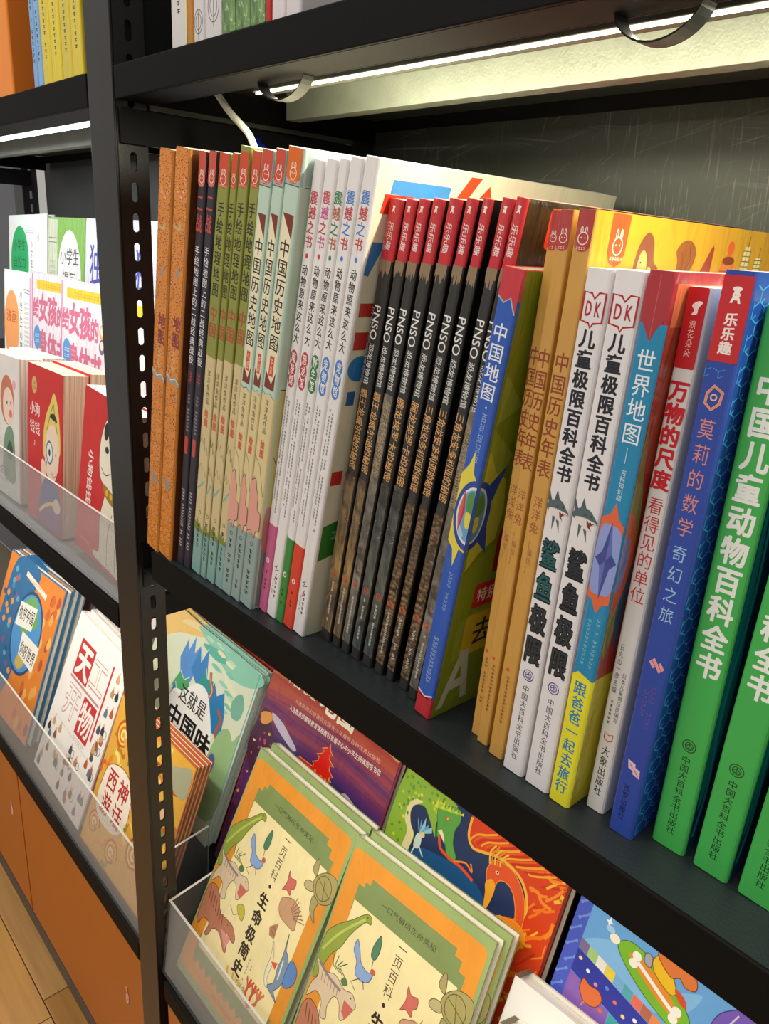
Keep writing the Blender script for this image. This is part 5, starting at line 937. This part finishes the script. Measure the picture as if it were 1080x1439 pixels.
def c_om(p):
    p.rect(.3, .2, 26.7, 28.2, '#e0822a'); p.blob([(.4, 6), (2, 16), (4, 27.8), (15.4, 28.1), (14, 22), (14.6, 14), (13, 6), (8, 1)], '#2a6a9a', 4)
    for k in range(30): x = random.uniform(1.5, 13); v = random.uniform(8, 27); p.blob([(x-.7, v), (x, v+.7), (x+.8, v+.1), (x+.1, v-.6)], random.choice(['#3f86b8', '#7a5a9a', '#e89a4a', '#235a84', '#58a8c4', '#c85a4a']), 3); p.l -= 1
    for k in range(26): x = random.uniform(19, 26); v = random.uniform(1.5, 26); p.blob([(x-.8, v-.6), (x-.2, v+1.2), (x+.8, v+.4), (x+.2, v-1.0)], random.choice(['#c9642a', '#e8a850', '#b84f2a', '#f0b45a', '#9a3f2a']), 3); p.l -= 1
    p.l += 1
    p.ell(15.6, 16.6, 6.6, 7.8, '#1f4a72', 32); p.ell(15.6, 16.6, 6.1, 7.2, '#4a94d4', 32); p.blob([(12, 18), (13, 22.4), (17, 23.2), (19.6, 19.4), (17, 17.6), (14, 16)], '#6aa860', 5); p.blob([(14, 10.8), (16, 14), (18.4, 12.4), (16.4, 10)], '#c8b05a', 4)
    p.poly([(10.4, 21.2), (18.0, 22.0), (17.6, 17.6), (10.0, 16.6)], '#f4f0e6'); p.ht('你好中国', 10.6, 17.6, 19.2, 2.8, '#2a2620', .02, .1); p.poly([(14.2, 16.6), (22.6, 16.2), (22.0, 11.4), (14.6, 12.4)], '#f4f0e6'); p.ht('你好世界', 14.8, 22.0, 13.9, 2.8, '#2a2620', .02, -.05)
    p.poly([(9.6, 26.9), (20.2, 25.4), (20.0, 24.4), (9.6, 25.9)], '#f1e2d2'); p.hd(10.2, 19.6, 25.6, .4, '#d8704a', .4)
for k in (2, 1, 0):
    book('om', 'book', ('orange and blue world picture book, front one at the left edge', 'second world picture book in the stack at the left edge', 'rearmost world picture book in the stack at the left edge')[k], G_OM, 1.15, 28.4, 27, faceM(-80.4+k*.1, 1.4, -58, 20, -2.5, 1.15, 27, -57.95, k), '#3f6f94', '#4a7a9c', mt=M_COVER, cover=c_om, pages=M_PAGEW)
book('ob', 'book', 'olive and white book behind the world picture books at the left edge', None, 1.4, 30, 13, faceM(-94.5, 12.9, -58, 20, 0, 1.4, 13, -51.9), '#8a8050', '#8a8050', mt=M_COVER, pages=M_PAGEW)

# ================================================================ middle shelf of the left bay
G_RD = 'red story books behind the clear lip'
def figure_girl(p):
    p.blob([(6.3, 9.6), (6.0, 12.6), (7.0, 15.4), (8.6, 17.4), (9.4, 18.6), (10.4, 18.0), (11.4, 15.6), (11.9, 12.2), (11.2, 10.6)], '#e8cf6a', 5); p.blob([(6.9, 8.0), (6.7, 11.6), (7.8, 13.8), (9.6, 14.4), (11.2, 12.8), (11.3, 9.4), (9.4, 6.6)], '#f2d9c4', 5)
    p.line(smooth([(7.2, 13.4), (8.4, 15.6), (9.4, 17.2)], 4, False), .12, '#4a3c22'); p.line(smooth([(10.8, 13.6), (10.0, 15.6), (9.5, 17.2)], 4, False), .12, '#4a3c22'); p.blob([(8.2, 15.4), (9.6, 16.0), (10.8, 15.1), (9.6, 15.1)], '#2c2a2a', 3)
    p.ell(8.2, 10.6, 1.25, 1.6, '#6a7080', 20); p.ell(8.2, 10.6, 1.0, 1.3, '#e6e8e6', 20); p.ell(8.2, 10.6, .35, .5, '#2c3440', 12); p.line([(7.2, 9.2), (6.2, 7.4)], .3, '#5a5048'); p.ell(10.4, 10.7, .18, .24, '#2c2420', 8); p.line(smooth([(9.0, 8.0), (9.8, 7.6), (10.6, 8.1)], 4, False), .12, '#a04a3a')
    p.blob([(5.2, 8.6), (6.0, 9.2), (6.9, 8.4), (6.6, 6.0), (5.6, 5.6)], '#f2d9c4', 4)
    p.blob([(4.6, 1.0), (4.9, 4.0), (6.4, 6.6), (9.0, 7.0), (11.6, 5.6), (12.1, 3.0), (9, 2.4)], '#3f4f9a', 4)
    p.blob([(3.8, -.2+.4), (4.6, 1.8), (6.6, 3.6), (9.4, 4.2), (12.0, 3.2), (12.1, .4)], '#8a4a86', 4); p.line(smooth([(4.6, 1.6), (6.2, 2.7), (8.6, 3.7), (10.6, 4.0)], 4, False), .5, '#ecdc9a')
    p.blob([(9.4, 3.6), (10.4, 4.9), (11.9, 4.5), (12.0, 3.4), (10.6, 2.9)], '#f2d9c4', 4)
def c_girl(p):
    p.rect(.1, .1, 12.5, 21.2, '#cf2a2a'); p.l += 1
    figure_girl(p)
    p.ell(2.6, 18.6, .95, 1.15, '#d8b070', 18); p.hd(2.0, 3.2, 18.9, .35, '#6a3a1a', .4); p.hd(2.0, 3.2, 18.3, .35, '#6a3a1a', .4)
    p.ht('小狗', .9, 4.7, 15.4, 1.9, '#f6ece8', .03); p.ht('钱钱', .9, 4.7, 12.9, 1.9, '#f6ece8', .03); p.ht('2', 2.2, 3.2, 10.8, .9, '#f6ece8', 0)
    p.hd(1.0, 4.0, 1.6, .3, '#e8b8b0', .34)
def c_dog(p):
    p.rect(.1, .1, 14.5, 20.2, '#cf2a2a')
    p.rt('小狗钱钱', 3.0, 13.2, 6.4, 1.6, '#f6ece8', .03)
    W_ = '#f0e8d4'
    tree_blob(p, [(5.6, 11.4), (5.3, 14.6), (6.4, 17.6), (8.6, 19.0), (10.6, 18.4), (11.8, 16.0), (12.6, 12.4), (12.4, 9.8), (11.2, 10.6), (10.8, 9.4), (13.4, 7.6), (14.2, 3.4), (14.3, .6), (9.4, .5), (6.0, .6), (5.4, 1.4), (7.0, 2.0), (6.6, 6.0), (7.6, 9.6), (6.4, 10.4)], W_, '#2a2622', 4)
    p.blob([(10.6, 18.0), (12.4, 16.2), (13.0, 12.4), (12.0, 11.0), (11.0, 13.4), (10.8, 16)], '#e2d8c0', 4); p.blob([(6.2, 17.0), (6.9, 17.5), (7.4, 16.4), (6.8, 15.4), (6.2, 15.9)], '#2a2420', 4); p.ell(8.7, 16.3, .26, .36, '#2a2420', 10); p.ell(7.2, 14.4, .5, .42, '#3a302c', 12); p.line(smooth([(6.0, 12.0), (7.2, 11.4), (8.6, 12.0)], 4, False), .12, '#2a2420')
    p.blob([(6.8, 10.2), (7.6, 9.0), (9.6, 8.4), (11.4, 9.0), (12.2, 10.2), (11.4, 10.9), (9.6, 9.9), (7.8, 10.2)], '#a07a20', 4)
    for k in range(4): p.ell(8.0+k*1.1, 9.5-.1*(k % 2), .36, .4, '#e0b83a', 12)
    p.line(smooth([(9.4, .8), (9.0, 4.4), (9.8, 7.4)], 4, False), .1, '#4a423a'); p.line(smooth([(11.8, .8), (11.2, 3.6), (12.6, 6.0)], 4, False), .12, '#4a423a'); p.hd(1.2, 4.4, 1.6, .3, '#e8b8b0', .34)
def c_girl2(p):
    p.rect(.1, .1, 14.3, 20.6, '#e6e2de'); p.ell(9.4, 14.4, 3.0, 3.6, '#c9785a', 22); p.ell(9.8, 13.6, 2.3, 2.7, '#f2d6c6', 20); p.ell(10.8, 12.6, .7, .6, '#e87a7a', 14); p.ell(9.3, 14.0, .25, .3, '#3a2420', 8); p.ell(11.0, 14.2, .25, .3, '#3a2420', 8)
    p.blob([(7.4, 3.0), (7.8, 8.4), (9.6, 10.6), (11.8, 10.2), (12.6, 6.0), (12.2, 2.6)], '#7a9a7a', 4); p.blob([(9.0, 6.8), (10.2, 8.6), (11.6, 7.4), (10.6, 5.6)], '#4a5a50', 4); p.ell(12.4, 17.0, .7, .7, '#e8a8b8', 12)
    p.ht('成长启蒙', 2.4, 9.6, 3.6, 1.5, '#6a5a7a', .01); p.hd(2.4, 9, 2.2, .3, '#8a7a9a', .3)
for k in (1, 0):
    book('girl', 'book', 'red paperback with a blond girl and magnifying glass, ' + ('front one of its stack', 'second in its stack', 'third in its stack', 'rearmost in its stack')[k], G_RD, 3.2, 21.3, 12.6, faceM(-39.6+k*.12, 2.0, -9.5, 5, 0, 3.2, 12.6, -9.35, k), '#cf2a2a', '#cf2a2a', '#e8dcc8', hard=False, mt=M_MATTE, cover=c_girl, pages=M_PAGEY)
for k in (2, 1, 0):
    book('dog', 'book', 'red book with a big white dog, ' + ('front one of its stack', 'second in its stack', 'third in its stack', 'rearmost in its stack')[k], G_RD, 1.9, 20.3, 14.6, faceM(-22.4+k*.1, 1.9, -9.5, 6, 4.5-k*1.2, 1.9, 14.6, -9.35, k), '#cf2a2a', '#cf2a2a', '#f0dcd4', hard=False, mt=M_MATTE, cover=c_dog, pages=M_PAGEW)
for k in (1, 0):
    book('gw', 'book', 'white paperback with a cartoon girl, ' + ('front one of its stack', 'second in its stack', 'third in its stack', 'rearmost in its stack')[k], 'white paperbacks left of the red ones', 3.2, 20.8, 14.4, faceM(-57.2-k*.1, 2.0, -9.5, 5, -1.0, 3.2, 14.4, -9.35, k), '#e6e2de', '#e6e2de', hard=False, mt=M_MATTE, cover=c_girl2, pages=M_PAGE)
# pink row
G_PK = 'white and pink health books on the middle step'
def c_pink(p):
    p.rect(.1, .1, 16.4, 22.8, '#f0e4ea'); p.rect(.02, .1, .5, 22.8, '#d88ab0')
    p.rect(2.2, 20.4, 15.6, 21.9, '#f0c81e'); p.hd(5.5, 14, 21.1, .5, '#d8982a', .5)
    for ch, u, v, s_ in (('给', 1.9, 17.2, 3.0), ('女', 5.2, 17.4, 4.2), ('孩', 9.2, 17.2, 4.2), ('的', 12.6, 16.6, 3.0), ('身', 5.0, 11.6, 4.2), ('体', 9.2, 11.4, 4.2), ('书', 13.2, 11.0, 4.2)): p.gl(ch, u, v, s_, s_*1.15, '#d4688a', .045)
    p.l += 1; p.ell(2.4, 12.4, 1.6, 2.0, '#4a9ad8', 20); p.hd(1.4, 3.4, 12.7, .5, '#f0f4f8', .5); p.hd(1.4, 3.4, 11.8, .4, '#f0f4f8', .5)
    for x, v, c in ((2.6, 6.6, '#ecd04a'), (6.4, 5.8, '#4a4048'), (9.6, 4.6, '#8a5a4a'), (12.2, 5.8, '#e8944a'), (15.2, 16.6, '#e8a84a'), (15.2, 14.6, '#6a4a8a'), (14.6, 3.4, '#e89ac0')):
        p.ell(x, v, .95, 1.1, c, 14); p.ell(x, v+.2, .6, .65, '#f4dcc8', 12)
    p.line([(2.4, 10.4), (2.4, 8.6)], .2, '#b8a0a8')
for i, (x0, yb) in enumerate(((-71.2, 14.1), (-53.6, 12.4))):
    book('pink', 'book', ('white and pink girls health book, left one, partly covered', 'white and pink girls health book, right one, in front')[i], G_PK, 1.5, 23.0, 16.5, faceM(x0, yb, -1, 5, 0, 1.5, 16.5, -.95), '#d894b4', '#eedde6', mt=M_WRAP, cover=c_pink, pages=M_PAGEW)
def c_lines(p):
    p.rect(.1, .1, 14, 22, '#e9ecea'); p.line([(10.4, 19.8), (13.8, 19.6)], .12, '#555'+'555'); p.line([(10.4, 19.3), (13.8, 19.1)], .12, '#555555'); p.rect(13.2, .1, 14.0, 22, '#e0a0c0')
    for k in range(18): p.hd(10.6, 13.0, 17.4-k*.8, .32, '#7a7a7a', .34)
    p.ell(4.0, 13, 4.0, 6.2, '#f0a060', 28); p.ht('漫画', 1.2, 6.8, 14.6, 2.4, '#c05a2a', .02); p.vt('小学生心理', 8.9, 19.8, 8.4, 1.3, '#5a5a60', .02)
book('lin', 'book', 'white comic book with an orange oval, middle step at the left edge', 'white comic books on the steps', 1.5, 22.6, 14.2, faceM(-85.7, 14.1, -1, 5, 0, 1.5, 14.2, -.95), '#e9ecea', mt=M_MATTE, cover=c_lines, pages=M_PAGEW)
def c_plain(p):
    p.rect(.1, .1, 15.4, 22.4, '#eef0ea'); p.rect(1.5, 19.6, 14.6, 21.4, '#ecca2c'); p.vt('独立成长', 8, 18.4, 4.4, 2.6, '#3a54a4', .02)
book('pl', 'book', 'white book with a yellow strip, middle step, seen through and beside the post', 'white comic books on the steps', 1.5, 22.6, 15.6, faceM(-36.8, 12.4, -1, 5, 0, 1.5, 15.6, -.95), '#eef0ea', mt=M_MATTE, cover=c_plain, pages=M_PAGEW)
book('pl', 'book', 'white book with a yellow strip, middle step, standing nearest the right bay', 'white comic books on the steps', 1.5, 22.6, 15.6, faceM(-20.9, 13.4, -1, 5, 0, 1.5, 15.6, -.95), mt=M_MATTE)
# back row
def c_g1(p):
    p.rect(.1, .1, 19.6, 22.6, '#e8ece6'); p.ell(6.0, 14.6, 4.8, 6.4, '#1fa862', 30); p.ht('小学生', 2.6, 9.2, 17.6, 2.2, '#0c6a3a', .02); p.ht('自控力', 2.6, 9.2, 14.6, 2.2, '#0c6a3a', .02); p.ht('漫画', 4.4, 8.6, 11.6, 2.0, '#0c6a3a', .02); p.ell(2.9, 11.2, 1.1, 1.2, '#e8ece6', 16)
    p.rect(3.0, 9.0, 9.2, 9.5, '#a8dcc0')
    p.vt('小学生心理', 12.2, 18.6, 10.4, 1.1, '#6a706a', .01); p.hd(13, 18.6, 12.6, 1.1, '#7a807a', 1.3); p.ell(15.6, 19.0, .3, .8, '#d84a3a', 10); p.hd(9.5, 13, 20.0, .4, '#9aa0b0', .5); p.line([(12.6, 4.4), (13.6, 5.6), (15, 5.2)], .2, '#3a3a3a')
def c_g2(p):
    p.rect(.1, .1, 15.6, 22.6, '#82b84a'); p.ell(9.4, 13.0, 5.0, 8.0, '#f1f2ec', 32); p.ht('小学生', 5.4, 13.6, 16.8, 2.8, '#4a4a46', .02); p.ht('漫画', 6.4, 12.4, 13.0, 3.0, '#4a4a46', .02); p.ht('社交学习力', 5.0, 13.8, 9.6, 1.6, '#4a4a46', .01); p.ht('主编', 8.2, 10.8, 7.4, .8, '#4a4a46')
    p.rect(.1, .1, 4.2, 22.6, '#cfd6b8'); p.line([(.3, 19.6), (3.9, 19.6)], .14, '#7a806a'); p.line([(.3, 18.9), (3.9, 18.9)], .14, '#7a806a')
    for k in range(14): p.hd(.6, 3.6, 15.8-k*.9, .3, '#8a907a', .34)
def c_du(p):
    p.rect(.1, .1, 15.6, 22.6, '#e6e8f0'); p.vt('独立', 4.0, 19.6, 5.4, 4.6, '#3a4aa8', .02); p.blob([(8, 12), (10, 18), (14, 19), (15.2, 10), (11, 6)], '#9fc4e0', 4); p.ell(12.6, 17.4, 1.3, 1.0, '#e8d03a', 14)
book('g1', 'book', 'white comic book with a green oval, top step at the left edge', 'comic books on the top step', 1.4, 22.9, 19.8, faceM(-93.6, 18.4, 8, 5, -1.5, 1.4, 19.8, 8.05), '#e8ece6', mt=M_MATTE, cover=c_g1, pages=M_PAGEW)
book('g2', 'book', 'green comic book with a white oval, top step in the middle', 'comic books on the top step', 1.4, 22.9, 15.8, faceM(-73.4, 18.3, 8, 5, 0, 1.4, 15.8, 8.05), '#82b84a', mt=M_WRAP, cover=c_g2, pages=M_PAGEW)
book('du', 'book', 'white book with large blue characters, top step beside the post', 'comic books on the top step', 1.4, 22.9, 15.8, faceM(-57.4, 18.3, 8, 5, 0, 1.4, 15.8, 8.05), '#e6e8f0', mt=M_WRAP, cover=c_du, pages=M_PAGEW)
book('du', 'book', 'white book with large blue characters, top step behind the post', 'comic books on the top step', 1.4, 22.9, 15.8, faceM(-41.4, 18.3, 8, 5, 0, 1.4, 15.8, 8.05), pages=M_PAGEW)
book('du', 'book', 'pale book with a yellow spot, top step, seen between post and orange atlas', 'comic books on the top step', 1.4, 22.9, 15.8, faceM(-25.4, 18.3, 8, 5, 0, 1.4, 15.8, 8.05), pages=M_PAGEW)

# ================================================================ high shelves
def s_o(p):
    p.vt('哲学', 2.2, 24, 16, 1.8, '#3a1c08', .03); p.dashes(3.2, 14, 8, .5, '#5a2c10', .4)
def c_o(p):
    for v in (4.6, 4.0): p.hd(3.0, 6.6, v, .5, '#2a1408', .6)
    p.hd(3.4, 6.8, 1.9, .6, '#2a1408', .62); p.ht('哲学', 3.0, 6.2, 1.0, 1.3, '#2a1408', .04); p.rect(5.0, 2.6, 6.2, 3.4, '#2a1408')
book('oc', 'book', 'thick orange hardback at the top left corner, its cover lettered in black', None, 5.0, 26, 19, leanM(-24.8, .2, 0, 5.0, 42.45), '#f28c22', '#de7408', '#c8600f', mt=M_COVER, spine=s_o, cover=c_o)
hb = [(-17.35, 1.2, '#7fb0e4', 'blue'), (-16.05, 1.2, '#86b6e8', 'blue'), (-13.6, 2.3, '#e6cf22', 'yellow'), (-11.2, 2.3, '#ead41c', 'yellow'), (-8.7, 2.3, '#ddc832', 'yellow'), (-6.3, 2.3, '#e2cc2a', 'yellow')]
names = ['left one of the two light blue books on the high shelf', 'right one of the two light blue books on the high shelf', 'yellow wrapped book beside the light blue pair on the high shelf', 'second yellow wrapped book from the light blue pair', 'third yellow wrapped book from the light blue pair', 'yellow wrapped book nearest the black post on the high shelf']
for i, (x1, w_, c, n_) in enumerate(hb):
    book('hb%d' % i, 'book', names[i], ('light blue' if i < 2 else 'yellow') + ' books on the left high shelf', w_, 25, 9.5, leanM(x1, .2, 0, w_, 42.45), c, c, c, mt=M_WRAP if i > 1 else M_COVER, spine=(lambda ww: (lambda p: (p.dashes(ww/2, 14, 1.6, .45, '#5a5020', .5), p.vt('绘本馆', ww/2, 22, 16, ww*.6, '#4a4416', .01))))(w_))
def s_u0(p): p.dashes(1.2, 12, 1.4, .6, '#777777', .5); p.dashes(1.6, 12, 6, .3, '#888888', .3); p.rect(2.2, .05, 2.38, 25, '#e6dc8a')
def s_u1(p): p.blob([(.2, 12), (.1, 5), (.6, 3.6), (1.0, 4.2), (1.2, 12)], '#2c2626', 4); p.ring(.75, 1.2, .55, .05, '#555555', .75); p.ring(.75, 1.2, .36, .04, '#555555', .5); p.line([(.75, .1), (.75, 1.9)], .04, '#555555')
def s_u2(p): p.blob([(.5, 12), (.5, 6.2), (.9, 5.0), (1.7, 5.4), (1.9, 12)], '#2c2626', 4); p.ring(1.25, 1.9, .72, .05, '#555555', 1.0); p.ring(1.25, 1.9, .46, .04, '#555555', .66); p.line([(1.25, .6), (1.25, 2.8)], .04, '#555555')
ub = [('ua', 9.1, 2.4, '#d3d1cf', s_u0, None, 'white book with a pale yellow edge, leftmost on the right high shelf'), ('ub', 10.05, .85, '#b87c1c', None, None, 'thin ochre book on the right high shelf'), ('uc', 11.65, 1.5, '#d2cfd2', s_u1, None, 'narrow white book with black shapes on the right high shelf'),
      ('ud', 14.1, 2.3, '#d2cfd2', s_u2, None, 'wide white book with black shapes and an outlined globe'), ('ue', 16.0, 1.8, '#5f8a48', None, M_GRASS, 'grass-patterned green book, left of three'), ('ue', 17.85, 1.8, '#5f8a48', None, M_GRASS, 'grass-patterned green book, middle of three'), ('ue', 19.7, 1.8, '#5f8a48', None, M_GRASS, 'grass-patterned green book, right of three beside the red one'),
      ('uf', 20.35, .58, '#b81c18', None, None, 'thin red book on the right high shelf'), ('ug', 21.95, 1.5, '#dad3d8', (lambda p: p.dashes(.7, 12, .8, .4, '#5a5a5a', .45)), None, 'white book beside the thin red one'), ('uh', 23.6, 1.55, '#d6d0d4', (lambda p: (p.dashes(.8, 12, 2.4, .4, '#7a3a3a', .45))), None, 'white book with dark red text, rightmost on the high shelf')]
for key, x1, w_, c, sp, ex, lb in ub:
    book(key, 'book', lb, 'books on the right high shelf', w_, 25, 18, leanM(69.5+(x1-69.5)*.949, .3, 0, w_*.95, 42.45), c, c, c, mt=M_COVER, spine=sp, extra=[('spine_picture', (lambda ww: (lambda q: q.box(.05, ww-.05, -.006, .02, .05, 24.9)))(w_), M_GRASS)] if ex else None)
bpy.data.objects.remove(_fo)
